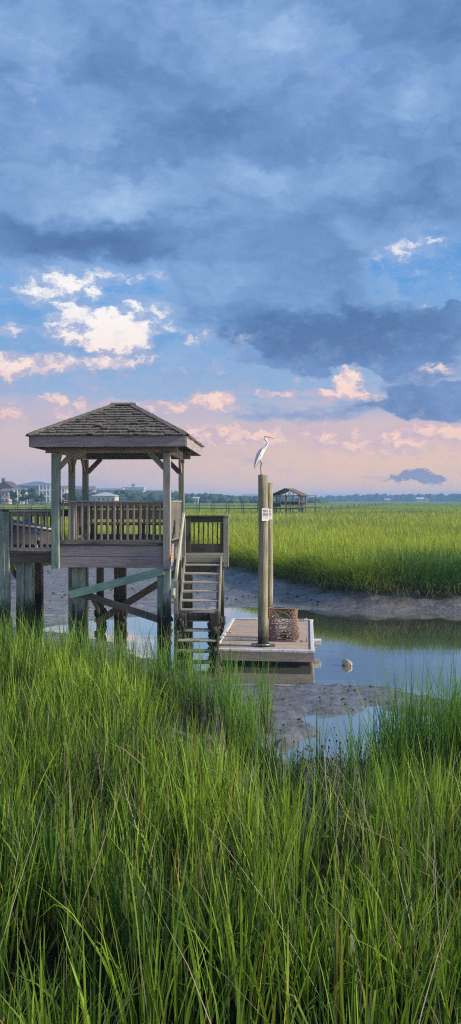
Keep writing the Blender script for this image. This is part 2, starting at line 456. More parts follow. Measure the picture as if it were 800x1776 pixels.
def near_grass():
    # clumped stand in front of the creek
    n = 18500
    Y = 1.6+14.2*rng.random(n)**.80; X = (rng.random(n)*2-1)*(.36*Y+1.6)
    sn = sdist(X, Y, MARSH_NEAR)+(fbm(X, Y, .9, 4, 3)-.5)*.5
    clump = fbm(X, Y, 1.4, 3, 21)
    dens = sst((clump-.36)/.22)*.93+.07
    # thinning towards the creek
    edge = np.interp(sn, [-.5, 0, .9, 2.2], [0, .10, .48, 1])
    keep = (rng.random(n) < dens*edge)
    X, Y, sn, clump = X[keep], Y[keep], sn[keep], clump[keep]
    per = 5
    hc = np.repeat((.44+.60*fbm(X, Y, 1.1, 3, 31))*np.interp(X, [0, 1], [1, .80]), per)
    sn = np.repeat(sn, per); cl = np.repeat(clump, per)
    X, Y = plants(X, Y, per, .035)
    Z, _, _ = ground(X, Y)
    n = len(X)
    h = hc*rng.uniform(.55, 1.15, n)*np.interp(sn, [-.5, .3, 1.5], [.8, .95, 1])
    w = rng.uniform(.005, .013, n)+.009*(rng.random(n) < .25)
    lean = np.abs(rng.normal(0, .13, n)); az = rng.uniform(0, 2*np.pi, n)
    curl = np.abs(rng.normal(0, .17, n))*(rng.random(n) < .8)
    droop = (rng.random(n) < .17)*rng.uniform(.2, .6, n)
    curl = curl+droop*.8
    t = np.clip(rng.normal(.38, .32, n)+(fbm(X, Y, .9, 3, 41)-.5)*1.4-np.interp(Y, [3, 6.5], [.20, 0]), 0, 1)
    col = lerp((.03, .085, .014), (.26, .42, .03), t)
    yel = rng.random(n) < .06; col[yel] = lerp((.36, .36, .05), (.42, .30, .06), rng.random(yel.sum()))
    brn = rng.random(n) < .05+.06*(fbm(X, Y, .5, 2, 51) > .55); col[brn] = lerp((.20, .16, .09), (.36, .31, .22), rng.random(brn.sum()))
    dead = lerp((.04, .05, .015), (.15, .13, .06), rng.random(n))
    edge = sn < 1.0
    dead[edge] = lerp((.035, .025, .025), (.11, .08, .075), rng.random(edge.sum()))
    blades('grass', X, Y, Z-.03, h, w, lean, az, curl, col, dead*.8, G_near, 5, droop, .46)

    # broad leaved tufts rising through the stand, each a bright upright fan
    nt = 360
    cy = 2.6+12.2*rng.random(nt)**.85; cxx = (rng.random(nt)*2-1)*(.36*cy+1.2)
    ok = sdist(cxx, cy, MARSH_NEAR) > .1; cxx, cy = cxx[ok], cy[ok]; nt = len(cxx)
    per = 26; gh = np.repeat(rng.uniform(.72, 1.18, nt)*np.interp(cxx, [0, 1], [1, .84]), per); gt = np.repeat(rng.uniform(.05, .85, nt)-np.interp(cy, [3, 6], [.22, 0]), per)
    X = np.repeat(cxx, per); Y = np.repeat(cy, per); n = len(X); ang = rng.uniform(0, 2*np.pi, n); rad = np.abs(rng.normal(0, .075, n))
    Z, _, _ = ground(X, Y)
    col = lerp((.03, .085, .013), (.29, .44, .03), np.clip(gt+rng.normal(0, .2, n), 0, 1))
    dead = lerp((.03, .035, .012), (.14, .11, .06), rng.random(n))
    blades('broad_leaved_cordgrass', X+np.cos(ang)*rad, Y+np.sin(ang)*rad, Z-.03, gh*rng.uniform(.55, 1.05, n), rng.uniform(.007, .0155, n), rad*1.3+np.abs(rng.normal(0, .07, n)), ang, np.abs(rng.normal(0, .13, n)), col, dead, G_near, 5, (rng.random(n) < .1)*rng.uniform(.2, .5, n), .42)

    # tall stems standing out before the dock and at the margin
    cx = [(-1.75, 13.2, .3, 1.35, 100), (-1.15, 12.7, .22, 1.55, 70), (-.75, 12.5, .18, 1.6, 46), (-.3, 12.2, .08, 1.4, 20), (.02, 11.8, .10, 1.45, 30), (.30, 11.7, .06, 1.2, 14), (.52, 11.9, .06, 1.45, 24), (-2.6, 14.0, .4, 1.35, 100), (-3.5, 14.7, .4, 1.35, 110), (-4.4, 15.0, .5, 1.3, 110),
          (.12, 10.4, .13, 1.15, 45), (.42, 9.3, .10, 1.1, 40), (.68, 8.7, .08, 1.0, 36), (.98, 8.1, .08, 1.05, 40), (1.02, 9.0, .025, 1.55, 10), (1.3, 7.9, .1, 1.0, 50), (1.62, 8.3, .12, 1.1, 60), (1.72, 8.8, .07, 1.55, 50), (1.95, 8.9, .09, 1.65, 70), (2.12, 9.0, .07, 1.8, 60), (2.36, 9.0, .12, 1.65, 90), (2.62, 9.1, .12, 1.75, 110), (2.85, 9.2, .15, 1.6, 120), (3.1, 9.3, .25, 1.6, 140), (1.38, 8.5, .05, 1.35, 34), (-.05, 11.2, .10, 1.6, 40), (-.5, 11.9, .12, 1.55, 44), (.2, 10.2, .08, 1.3, 36), (1.5, 7.7, .2, .95, 70), (2.1, 8.0, .25, .95, 90)]
    Xs, Ys, Hs = [], [], []
    for (a, b, r, hh, k) in cx:
        Xs.append(rng.normal(a, r*.8, k)); Ys.append(rng.normal(b, r*.8, k)); Hs.append(hh*rng.uniform(.65, 1.12, k))
    X = np.concatenate(Xs); Y = np.concatenate(Ys); hh = np.concatenate(Hs)
    per = 3; hh = np.repeat(hh, per); X, Y = plants(X, Y, per, .02); n = len(X)
    hh = hh*rng.uniform(.6, 1.08, n)
    Z, _, _ = ground(X, Y)
    t = np.clip(rng.normal(.5, .28, n), 0, 1)
    col = lerp((.055, .15, .025), (.20, .36, .04), t)
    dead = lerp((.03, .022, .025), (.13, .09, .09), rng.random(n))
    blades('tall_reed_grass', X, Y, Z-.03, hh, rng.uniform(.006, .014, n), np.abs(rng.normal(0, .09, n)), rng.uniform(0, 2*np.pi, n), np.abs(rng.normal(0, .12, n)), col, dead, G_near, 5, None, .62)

    # dry broken stalks lying across the stand, lower right above all
    n = 420
    Y = rng.uniform(3, 13, n); X = (rng.random(n)*2-1)*(.33*Y+.6); right = rng.random(n) < .55
    X = np.where(right, np.abs(X)*.9+.2, X); Y = np.where(right, rng.uniform(3, 8.3, n), Y)
    ok = sdist(X, Y, MARSH_NEAR) > .3; X, Y = X[ok], Y[ok]; n = len(X)
    Z, _, _ = ground(X, Y)
    col = lerp((.26, .20, .16), (.50, .44, .35), rng.random(n))
    blades('dry_stalks', X, Y, Z+.1, rng.uniform(.5, 1.05, n), rng.uniform(.003, .006, n), rng.uniform(.1, .9, n), rng.uniform(0, 2*np.pi, n), rng.normal(0, .22, n), col, col*.7, G_near, 4)

    # dark seed-head sedge on the mud at the water's edge
    mb_v, mb_f = [], []
    mb = MB()
    for i in range(150):
        a = random.choice([(.85, 8.3), (1.15, 8.2), (1.4, 8.5), (1.65, 8.9), (1.2, 8.6), (2.0, 9.1)])
        x = random.gauss(a[0], .22); y = random.gauss(a[1], .22)
        z = float(ground(np.array([x]), np.array([y]))[0][0])
        hh = random.uniform(.45, .95); p = Vector((x, y, z-.02)); top = p+Vector((random.gauss(0, .08), random.gauss(0, .08), hh))
        mb.tube([p, p.lerp(top, .5)+Vector((random.gauss(0, .01), 0, 0)), top], [.003, .003, .002], 3)
        for k in range(random.randint(2, 6)):
            q = p.lerp(top, random.uniform(.55, 1))+Vector((random.gauss(0, .05), random.gauss(0, .05), random.uniform(0, .05)))
            mb.tube([p.lerp(top, .55), q], [.0015, .0015], 3)
            mb.sphere(q, random.uniform(.007, .013), 5, 4)
    o = part('seed_head_sedge', mb, plain('sedge_dark', (.03, .032, .025), .9, .3)); o['kind'] = 'stuff'

def far_grass():
    n = 300000
    Y = 25.5*np.exp(rng.random(n)*math.log(260/25.5)); X = (rng.random(n)*2-1)*(.37*Y+4)
    sf = sdist(X, Y, MARSH_FAR)+(fbm(X, Y, .9, 4, 3)-.5)*.8
    keep = sf > .0
    X, Y, sf = X[keep], Y[keep], sf[keep]
    # additional thicket along the bank's lip
    m = 60000
    t = rng.random(m); P = np.array(MARSH_FAR[1:12]); L = np.r_[0, np.cumsum(np.hypot(*np.diff(P, axis=0).T))]
    Lm = np.minimum(L, L[-1]); u = (t**1.3)*L[-1]
    bx = np.interp(u, Lm, P[:, 0]); by = np.interp(u, Lm, P[:, 1])
    bx = bx+rng.normal(.0, .25, m); by = by+np.abs(rng.normal(0, .9, m))*1.0-.15
    s2 = sdist(bx, by, MARSH_FAR)+(fbm(bx, by, .9, 4, 3)-.5)*.8
    k = (s2 > -.05) & (np.abs(bx) < .4*by+3)
    X = np.r_[X, bx[k]]; Y = np.r_[Y, by[k]]; sf = np.r_[sf, s2[k]]
    Z, _, _ = ground(X, Y); n = len(X)
    # canopy sheet swallows the far ones: keep tips a little above it
    Zr = Z-.95*sst((Y-90)/90)*sst(sf/5)
    dist = Y
    h = (1.0+.45*(fbm(X, Y, .35, 3, 61)-.5))*rng.uniform(.62, 1.18, n)*np.interp(sf, [0, .6, 2], [.75, .92, 1])
    h = h+np.interp(dist, [90, 180], [0, .12])
    w = np.clip(dist*.00055, .012, .12)*rng.uniform(.7, 1.3, n)
    lean = np.abs(rng.normal(0, .15, n)); az = rng.uniform(0, 2*np.pi, n)
    edge = sf < .9
    az = np.where(edge & (rng.random(n) < .65), rng.normal(-np.pi/2, .8, n), az)
    lean = np.where(edge, lean*2.0+.10, lean)
    curl = np.abs(rng.normal(0, .16, n))+edge*np.abs(rng.normal(0, .3, n))
    big = fbm(X, Y*.6, .09, 3, 71); mid = fbm(X, Y, .5, 3, 72)
    # the nearer meadow is tawnier in a broad belt, the lip is deep green
    belt = np.interp(Y, [26, 30, 36, 60, 90, 200], [.02, .30, .80, .85, .62, .7])
    t = np.clip(belt+(big-.5)*1.3+(mid-.5)*.9+rng.normal(0, .27, n), 0, 1)
    col = lerp((.05, .14, .02), (.36, .46, .035), t)
    taw = (rng.random(n) < np.interp(Y, [27, 40, 80], [.04, .16, .22])); col[taw] = lerp((.32, .30, .10), (.36, .27, .14), rng.random(taw.sum()))
    shr = (Y < 30.5) & (rng.random(n) < sst((X-4.6)/2.2)*.85) ; col[shr] = lerp((.04, .12, .025), (.09, .20, .04), rng.random(shr.sum())); 
    dead = lerp((.03, .03, .02), (.10, .09, .05), rng.random(n))
    fr = 1-sst((Y-30)/25)
    dead = dead*fr[:, None]+col*.7*(1-fr[:, None])
    blades('meadow_grass', X, Y, Zr-.02, h, w, lean, az, curl, col, dead, G_far, 3)
    # blades hanging over the mud
    m = 5000
    u = rng.random(m)**1.4*L[-1]*.7
    bx = np.interp(u, Lm, P[:, 0]); by = np.interp(u, Lm, P[:, 1])+rng.normal(.1, .3, m)
    Z, _, _ = ground(bx, by)
    col = lerp((.06, .12, .02), (.30, .30, .12), rng.random(m))
    blades('overhanging_grass', bx, by, Z, rng.uniform(.35, .85, m), np.full(m, .016), rng.uniform(.3, 1.0, m), rng.normal(-np.pi/2, .5, m), rng.uniform(.2, .5, m), col, col*.5, G_far, 4, rng.uniform(.3, .9, m))
near_grass(); far_grass()

def clods():
    mb = MB(); k = 0
    while k < 480:
        if random.random() < .5: y = random.uniform(9, 15.5); x = random.uniform(-.6, 4.5)
        else: y = random.uniform(25.3, 42); x = random.uniform(-.32*y, 9)
        a = (np.array([x]), np.array([y])); z, sn, sf = ground(*a)
        if z[0] < .015 or sn[0] > .2 or sf[0] > .1: continue
        k += 1; f = 1 if y < 20 else 2.2
        mb.sphere((x, y, float(z[0])), random.uniform(.008, .026)*f, 5, 4, (1.4, 1, .7), None, .35)
    o = part('mud_clods', mb, plain('wet_mud_clod', (.05, .046, .042), .5, .5, 20)); o['kind'] = 'stuff'
clods()

# ------------------------------------------------------------------ gazebo
GR = -R(3.1); GC = (-2.80, 20.15, 0)
gz = thing('dock_gazebo', 'open timber gazebo with a hipped shake roof standing on green piles at the creek edge', 'gazebo', GC, GR)
U, V = 1.355, 1.48; EU, EV = 1.86, 1.95; ZE = H+1.53; ZR = H+2.47; DK = 2.63

def shake_roof():
    mb = MB()
    rl = .21                                             # half ridge along u
    A = Vector((-EU, -EV, ZE)); B = Vector((EU, -EV, ZE)); Cc = Vector((EU, EV, ZE)); D = Vector((-EU, EV, ZE))
    r0 = Vector((-rl, 0, ZR)); r1 = Vector((rl, 0, ZR))
    for (a, b, t0, t1) in ((A, B, r0, r1), (B, Cc, r1, r1), (Cc, D, r1, r0), (D, A, r0, r0)):
        e = (b-a).normalized(); mid = (a+b)/2; top = (t0+t1)/2; s = (top-mid); L = s.length; s = s/L; nrm = e.cross(s).normalized()
        # sheathing
        mb.poly([a-Vector((0, 0, .03)), b-Vector((0, 0, .03)), t1-Vector((0, 0, .03)), t0-Vector((0, 0, .03))], [(0, 1, 2, 3)] if (t1-t0).length > 1e-4 else [(0, 1, 2)])
        nrow = 12; step = L/nrow
        for k in range(nrow+1):
            y0 = k*step-.06; half = (b-a).length/2*(1-k/nrow)+(t1-t0).length/2*(k/nrow)
            x = -half-.02
            while x < half+.02:
                w = random.uniform(.09, .19); w = min(w, max(.05, half+.04-x))
                yy = y0+random.uniform(-.018, .018); ln = step*1.75; th = random.uniform(.03, .05)
                lift = random.uniform(.045, .066)+(.02 if random.random() < .06 else 0)
                c0 = mid+e*x+s*yy; c1 = mid+e*(x+w-.012)+s*yy
                if (y0+ln) > L+.05: ln = max(.08, L+.05-y0)
                # narrowing along the hip
                def lim(xx, yv):
                    hh = (b-a).length/2*(1-yv/L)+(t1-t0).length/2*(yv/L)+.03
                    return max(-hh, min(hh, xx))
                xa, xb = x, x+w-.012
                ta, tb = lim(xa, yy+ln), lim(xb, yy+ln)
                P = lambda xx, yv, hn: mid+e*xx+s*yv+nrm*hn
                tilt = random.uniform(-.004, .004)
                vs = [P(lim(xa, yy), yy, lift-th), P(lim(xb, yy), yy, lift-th), P(tb, yy+ln, -.004), P(ta, yy+ln, -.004),
                      P(lim(xa, yy), yy, lift+tilt), P(lim(xb, yy), yy, lift-tilt), P(tb, yy+ln, .006), P(ta, yy+ln, .006)]
                o = random.uniform(0, 50)
                mb.add(vs, [(0, 1, 5, 4), (1, 2, 6, 5), (2, 3, 7, 6), (3, 0, 4, 7), (4, 5, 6, 7), (3, 2, 1, 0)],
                       [(v.dot(s)+o, v.dot(e)+o, v.dot(nrm)) for v in vs])
                x += w
    # hip caps
    cap = MB()
    for (a, t0) in ((A, r0), (B, r1), (Cc, r1), (D, r0)):
        d = (t0-a); L = d.length; d = d/L; side = d.cross(Vector((0, 0, 1))).normalized(); up = side.cross(d)
        n = 15
        for k in range(n):
            p = a+d*(k*L/n-.04)
            for sg in (-1, 1):
                M = Matrix((d, side*sg, up)).transposed()
                q = p+d*.12+side*sg*.05+up*(.045)
                cap.box(q, (.26, .11, .02), M @ Matrix.Rotation(sg*.0-.06, 3, 'Y') @ Matrix.Rotation(-.42, 3, 'X'), .004)
    for k in range(3):
        for sg in (-1, 1): cap.box((-.2+k*.2, sg*.06, ZR+.045), (.24, .14, .022), Matrix.Rotation(-sg*.45, 3, 'X'), .004)
    return mb, cap
rm, cap = shake_roof()
roof = part('roof', rm, W_shake, gz); part('hip_cap', cap, W_shake, roof)
for (a, b) in (((-EU, -EV), (EU, -EV)), ((EU, -EV), (EU, EV)), ((EU, EV), (-EU, EV)), ((-EU, EV), (-EU, -EV))):
    A = Vector((*a, ZE-.135)); B = Vector((*b, ZE-.135)); d = (B-A).normalized()
    part('fascia', MB().beam(A+d*.026, B-d*.026 if a[1] != b[1] else B-d*.0, .04, .255), W_purple, gz)
# ceiling framing
sof = MB()
for k in range(9):
    u = -1.6+k*.4
    zt = lambda v: ZR-.12-(ZR-ZE)*abs(v)/EV-.12
    for sg in (-1, 1):
        lim = abs(u)/EU*EV
        sof.beam((u, sg*EV*.98, ZE-.16), (u, sg*max(.08, lim), ZE-.16+(ZR-ZE)*(1-max(.08, lim)/EV)*.93), .045, .12)
for k in range(7):
    v = -1.2+k*.4
    for sg in (-1, 1):
        lim = abs(v)/EV*EU
        sof.beam((sg*EU*.98, v, ZE-.165), (sg*max(.2, lim), v, ZE-.165+(ZR-ZE)*(1-max(.2, lim)/EU)*.93), .045, .12)
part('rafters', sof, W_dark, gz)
for sg in (-1, 1):
    part('header_beam', MB().beam((-U-.25, sg*V, ZE-.27), (U+.25, sg*V, ZE-.27), .09, .22), W_grey, gz)
    part('header_beam', MB().beam((sg*U, -V+.05, ZE-.28), (sg*U, V-.05, ZE-.28), .085, .20), W_grey, gz)
PZ = ZE-.39
for (u, v, m, z0, s) in ((-U, -V, W_tealhi, 2.06, .185), (U, -V, W_postgr, 2.06, .17), (U, V, W_post, .0, .15), (-U, V, W_post, .0, .15), (-U, 0, W_post, .0, .15)):
    part('post', MB().box((u, v, (z0+PZ)/2), (s, s, PZ-z0)), m, gz)
def gbrace(u, v, du, dv):
    a = Vector((u+du*.06, v+dv*.06, PZ-.36)); b = Vector((u+du*.44, v+dv*.44, PZ+.03))
    part('corner_brace', MB().beam(a, b, .045, .13), W_grey, gz)
gbrace(-U, -V, 1, 0); gbrace(-U, -V, 0, 1); gbrace(U, -V, -1, 0); gbrace(U, -V, 0, 1); gbrace(U, V, -1, 0); gbrace(U, V, 0, -1)
gbrace(-U, V, 1, 0); gbrace(-U, V, 0, -1); gbrace(-U, 0, 0, -1); gbrace(-U, 0, 0, 1)
# floor
fl = MB(); n = 20
for k in range(n): fl.box((0, -V+(k+.5)*2*V/n, DK-.02), (2*U, 2*V/n-.008, .035), None, .001)
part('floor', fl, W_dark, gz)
for sg in (-1, 1):
    for j, z in enumerate((2.475, 2.205)):
        part('skirt_board', MB().beam((-U+.02, sg*(V-.035), z), (U-.085, sg*(V-.035), z), .045, .262), W_purple, gz)
        part('skirt_board', MB().beam((sg*(U+.02), -V+.09, z), (sg*(U+.02), V, z), .045, .262), W_purple, gz)
jo = MB()
for k in range(6): jo.box((-1.1+k*.44, 0, 2.42), (.045, 2*V-.2, .22))
part('floor_joists', jo, W_dark, gz)
# railings
bal_me = MB().box((0, 0, 0), (.055, .04, .93), None, 0)
def railing(u0, v0, u1, v1, n, parent, m, z0=2.74, h=.93, capm=None, zc=3.675, capw=.15, rail_h=.085, off=0.0):
    r = part('railing_rail', MB().beam((u0, v0, zc-.075), (u1, v1, zc-.075), .04, rail_h), m, parent)
    part('rail_cap', MB().beam((u0, v0, zc), (u1, v1, zc), capw, .038), capm or m, r)
    part('bottom_rail', MB().beam((u0, v0, z0-.02), (u1, v1, z0-.02), .06, .07), capm or m, r)
    d = Vector((u1-u0, v1-v0)); ang = math.atan2(d.y, d.x)
    b0 = None
    nrm = Vector((d.y, -d.x)).normalized()
    for k in range(n):
        t = (k+.5)/n
        loc = (u0+d.x*t+nrm.x*.042, v0+d.y*t+nrm.y*.042, z0+h/2)
        if b0 is None:
            b0 = part('baluster', MB().box((0, 0, 0), (.05, .036, h)), m, r, loc=loc); b0.rotation_euler = (0, 0, ang)
        else: rep(b0, loc, (random.uniform(-.006, .006), random.uniform(-.01, .01), ang))
    return r
railing(-U+.095, -V+.02, U-.09, -V+.02, 16, gz, W_grey)
railing(U, -V+.09, U, V-.55, 13, gz, W_grey)
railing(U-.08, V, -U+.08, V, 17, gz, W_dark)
railing(-U, V-.08, -U, .08, 8, gz, W_brown)
# bench along the back
be = part('bench', MB().box((0, V-.40, 3.06), (2*U-.3, .36, .04)).box((0, V-.225, 3.06), (2*U-.3, .03, .09)), W_brown, gz)
part('backrest_board', MB().box((0, V-.13, 3.56), (2*U-.25, .04, .17)), W_brown, be)
part('backrest_board', MB().box((0, V-.13, 3.31), (2*U-.25, .04, .27)), W_brown, be)
part('bench_base', MB().box((0, V-.42, 2.70), (2*U-.3, .04, .14)), W_dark, be)
for u in (-1.05, -.35, .35, 1.05): part('bench_leg', MB().box((u, V-.42, 2.90), (.07, .07, .26)), W_dark, be)
# substructure
for (u, v, w, m) in ((-.93, -1.22, .15, W_teal), (-.78, -1.20, .14, W_teal), (1.34, -1.34, .17, W_post), (1.17, -1.30, .14, W_teal), (-.88, 1.22, .18, W_tide), (-.40, 1.22, .15, W_tide), (-.24, 1.25, .16, W_tide), (1.30, 1.20, .2, W_tide)):
    mm = W_teal if m is W_post else m
    part('pile', MB().box((u, v, .95), (w, w*1.1, 2.75), None, .006), mm, gz)
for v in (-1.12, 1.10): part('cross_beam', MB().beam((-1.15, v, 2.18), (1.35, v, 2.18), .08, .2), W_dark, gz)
part('diagonal_brace', MB().beam((-1.05, -1.40, 1.40), (1.27, -1.44, 2.00), .04, .19), W_brace, gz, 'copper green diagonal brace')
part('diagonal_brace', MB().beam((-1.05, -1.345, 1.52), (1.30, -1.345, .76), .04, .17), W_dark, gz, 'dark diagonal brace')
part('diagonal_brace', MB().beam((-.95, 1.05, .35), (1.30, 1.05, 1.75), .045, .19), W_dark, gz, 'dark diagonal brace')
part('diagonal_brace', MB().beam((-.88, -1.0, 1.9), (-.88, 1.15, .6), .05, .16), W_dark, gz)
# oyster crust on the piles
def crust(parent, spots):
    for (u, v, z0, z1, w) in spots:
        mb = MB()
        for k in range(46):
            z = random.uniform(z0, z1); a = random.uniform(0, 6.28)
            mb.sphere((u+math.cos(a)*w*.55, v+math.sin(a)*w*.55, z), random.uniform(.025, .06), 6, 4, (1, 1, 1.3), None, .35)
        part('oyster_crust', mb, M_oyster, parent)['kind'] = 'stuff'
crust(gz, ((1.28, -1.33, -.2, .9, .26), (-.85, -1.2, -.2, .75, .26), (-.88, 1.22, -.2, .7, .24), (-.3, 1.22, -.2, .7, .26)))
pl = part('yellow_sign', MB().box((U+.052, -V+.42, 2.37), (.006, .20, .30)), M_yellow, gz, 'small yellow plate with red mark')
part('red_mark', MB().box((U+.058, -V+.42, 2.36), (.004, .13, .035)).box((U+.058, -V+.42, 2.30), (.004, .05, .10)).sphere((U+.056, -V+.42, 2.43), .035, 8, 6, (.1, 1, 1)), M_red, pl)

# ------------------------------------------------------------------ walkway on the left
wk = thing('timber_walkway', 'timber boardwalk with grey balustrade joining the gazebo from the shore', 'walkway', GC, GR)
DW = 2.42; x0, x1 = -8.6, -1.50
fl = MB(); n = 50
for k in range(n): fl.box((x0+(k+.5)*(x1-x0)/n, -.08, DW-.02), ((x1-x0)/n-.008, 1.66, .036), None, .001)
part('deck', fl, W_grey, wk)
part('deck_nosing', MB().box(((x0+x1)/2, -.925, DW-.02), (x1-x0, .05, .07)), W_dark, wk)
for v in (-.88, .72): part('side_beam', MB().beam((x0, v, 2.255), (x1+.05, v, 2.255), .05, .235), W_brown, wk)
railing(-5.05, -.9, -2.93, -.9, 13, wk, W_dark, 2.50, .90, W_pale, 3.44, .14)
railing(-2.70, -.9, -1.50, -.9, 8, wk, W_grey, 2.50, .90, W_pale, 3.44, .14)
railing(x0, .75, x1, .75, 40, wk, W_dark, 2.50, .90, W_dark, 3.44, .12, .2)
for (u, v, w, z1) in ((-2.86, -.93, .12, 3.42), (-2.75, -.90, .11, 3.42), (-5.2, -.92, .17, 3.42), (-2.8, .72, .15, 3.42), (-5.2, .72, .15, 3.42)):
    part('post', MB().box((u, v, z1/2-.2), (w, w*1.2, z1+.4), None, .004), W_teal, wk)
for (u, v) in ((-2.50, -.62), (-2.30, -.56), (-4.9, -.6)): part('pile', MB().box((u, v, .85), (.20, .22, 2.55), None, .008), W_teal, wk)
for (u, v) in ((-2.4, .55), (-4.9, .55)): part('pile', MB().box((u, v, .85), (.2, .2, 2.55)), W_tide, wk)
part('cross_brace', MB().beam((-2.74, -.80, 2.05), (-2.50, .5, .95), .045, .15), W_teal, wk)
part('cross_brace', MB().beam((-2.50, -.45, 2.10), (-2.79, .45, .55), .045, .15), W_tide, wk)
part('cross_brace', MB().beam((-5.1, -.80, 2.05), (-2.86, -.80, 1.95), .045, .16), W_teal, wk)
crust(wk, ((-2.38, -.56, -.1, .85, .34), (-2.78, -.9, -.1, .8, .2)))

# upturned skiff on the walkway
sk = thing('upturned_skiff', 'grey skiff lying upside down behind the boardwalk balustrade, white stripe and blue lettering', 'boat', (-6.0, 20.2, DW), GR-R(2))
def hull():
    mb = MB(); nL, nS = 16, 9; vs = []
    for i in range(nL):
        t = i/(nL-1); x = -1.5+3.1*t
        half = .52*(1-max(0, (t-.45)/.55)**2.2)+.01
        hgt = .46*(1-max(0, (t-.30)/.70)**1.6*.72)
        for j in range(nS):
            a = math.pi*j/(nS-1)
            cs = math.cos(a); sn_ = math.sin(a)
            vs.append((x, half*math.copysign(abs(cs)**.6, cs),   .14+(hgt+.27)*abs(sn_)**.55))
    fs = [(i*nS+j, i*nS+j+1, (i+1)*nS+j+1, (i+1)*nS+j) for i in range(nL-1) for j in range(nS-1)]
    mb.poly(vs, fs, True); mb.poly([vs[j] for j in range(nS)], [tuple(range(nS))])
    return mb, vs, nS, nL
hm, hv, nS, nL = hull()
hl = part('hull', hm, M_hull, sk)
st = MB(); st.tube([Vector(hv[i*nS+6])+Vector((0, -.02, .02)) for i in range(nL)], [(.03, .036)]*nL, 6)
part('keel_stripe', st, M_white, hl)
gw = MB()
for j in (0, nS-1): gw.tube([hv[i*nS+j] for i in range(nL)], .022, 6)
part('gunwale', gw, M_black, sk)
for x in (-1.0, .7):
    t = MB().box((x, 0, .11), (.09, 1.0, .07))
    for sg in (-1, 1): t.beam((x-.12, sg*.4, 0), (x, sg*.36, .10), .06, .05).beam((x+.12, sg*.4, 0), (x, sg*.36, .10), .06, .05)
    part('trestle', t, W_dark, sk)
def text(body, size, loc, rot, m, parent, name='lettering', ext=.001):
    cu = bpy.data.curves.new(name, 'FONT'); cu.body = body; cu.size = size; cu.align_x = 'CENTER'; cu.align_y = 'CENTER'; cu.extrude = ext; cu.offset = size*.02
    tmp = bpy.data.objects.new(name, cu); C.objects.link(tmp)
    dg = bpy.context.evaluated_depsgraph_get(); dg.update()
    me = bpy.data.meshes.new_from_object(tmp.evaluated_get(dg)); C.objects.unlink(tmp); bpy.data.objects.remove(tmp)
    me.materials.clear(); me.materials.append(m)
    o = bpy.data.objects.new(name, me); C.objects.link(o); o.location = loc; o.rotation_euler = rot
    o.parent = parent
    return o
text('ASEA', .12, (1.06, -.315, .50), (R(75), R(14), R(20)), M_blue, hl)
la = thing('deck_lantern', 'small dark post lantern on the boardwalk edge below the skiff', 'lantern', (-4.86, 19.42, DW), GR)
part('pole', MB().tube([(0, 0, 0), (0, 0, .18)], .009, 6), W_white, la)
part('lamp_body', MB().tube([(0, 0, .18), (0, 0, .20), (0, 0, .26), (0, 0, .27)], [.045, .07, .07, .085], 10), M_black, la)
part('lamp_cap', MB().tube([(0, 0, .30), (0, 0, .32), (0, 0, .36)], [.09, .085, .02], 10), M_metal, la)

# ------------------------------------------------------------------ landing and stairs
SR = -R(1.2); st = thing('dock_stairs', 'open timber stairs with railed landing dropping from the gazebo to the floating dock', 'stairs', (-.69, 19.5, 0), SR)
ZL = 2.30
fl = MB()
for k in range(9): fl.box((.05, .07+k*.145, ZL-.02), (1.16, .137, .037), None, .001)
part('landing', fl, W_grey, st)
part('landing_beam', MB().beam((-.52, -.02, ZL-.10), (.60, -.02, ZL-.10), .04, .12), W_str, st)
part('landing_beam', MB().beam((-.50, 1.25, ZL-.15), (.60, 1.25, ZL-.15), .05, .2).beam((-.50, .04, ZL-.24), (-.50, 1.2, ZL-.24), .045, .2).beam((.55, .04, ZL-.24), (.55, 1.2, ZL-.24), .045, .2), W_dark, st)
for (u, v, z0, z1, w, m) in ((.575, .10, 2.03, 3.28, .135, W_str), (-.47, 1.22, 2.0, 3.28, .15, W_dark), (.55, 1.22, 2.0, 3.26, .12, W_dark), (-.50, .10, 2.0, 3.24, .10, W_str)):
    part('landing_post', MB().box((u, v, (z0+z1)/2), (w, w, z1-z0)), m, st)
pan = part('landing_railing', MB().box((.05, 1.21, 3.19), (.92, .04, .15)).box((.05, 1.185, 3.285), (1.1, .12, .035)), W_dark, st)
part('kick_board', MB().box((.05, 1.21, 2.43), (.92, .04, .22)), W_dark, pan)
part('panel_stile', MB().box((.44, 1.20, 2.82), (.10, .045, .58)), W_dark, pan)
b0 = None
for k in range(6):
    loc = (-.31+k*.125, 1.21, 2.83)
    b0 = part('baluster', MB().box((0, 0, 0), (.035, .035, .58)), W_dark, pan, loc=loc) if b0 is None else rep(b0, loc) and b0
rs = part('landing_railing', MB().box((.60, .66, 3.22), (.04, 1.0, .12)), W_grey, st)
part('rail_cap', MB().box((.60, .62, 3.30), (.12, 1.25, .035)), W_grey, rs)
for k in range(7):
    loc = (.60, .22+k*.145, 2.78)
    if k == 0: b1 = part('baluster', MB().box((0, 0, 0), (.035, .035, .80)), W_grey, rs, loc=loc)
    else: rep(b1, loc)
NT_, RI, RU = 12, .19, .25
for k in range(1, NT_+1):
    z = ZL-RI*k; v = -RU*k
    t = MB().box((0, 0, 0), (.86, .27, .038), None, .002)
    part('tread', t, W_tread, st, loc=(0, v+.05, z-.02))
for u in (-.455, .455):
    part('stringer', MB().beam((u, .0, ZL-.10), (u, -RU*12.3, ZL-.10-RI*12.3), .045, .27, ), W_str, st)
part('handrail', MB().beam((-.50, .08, H-.36), (-.56, -1.95, H-2.20), .05, .15), W_pale, st)
part('handrail', MB().beam((-.56, .02, H-.62), (-.60, -1.85, H-2.32), .035, .09), W_pale, st)
part('handrail_post', MB().box((-.52, -1.80, 1.30), (.09, .09, 1.1)), W_str, st)
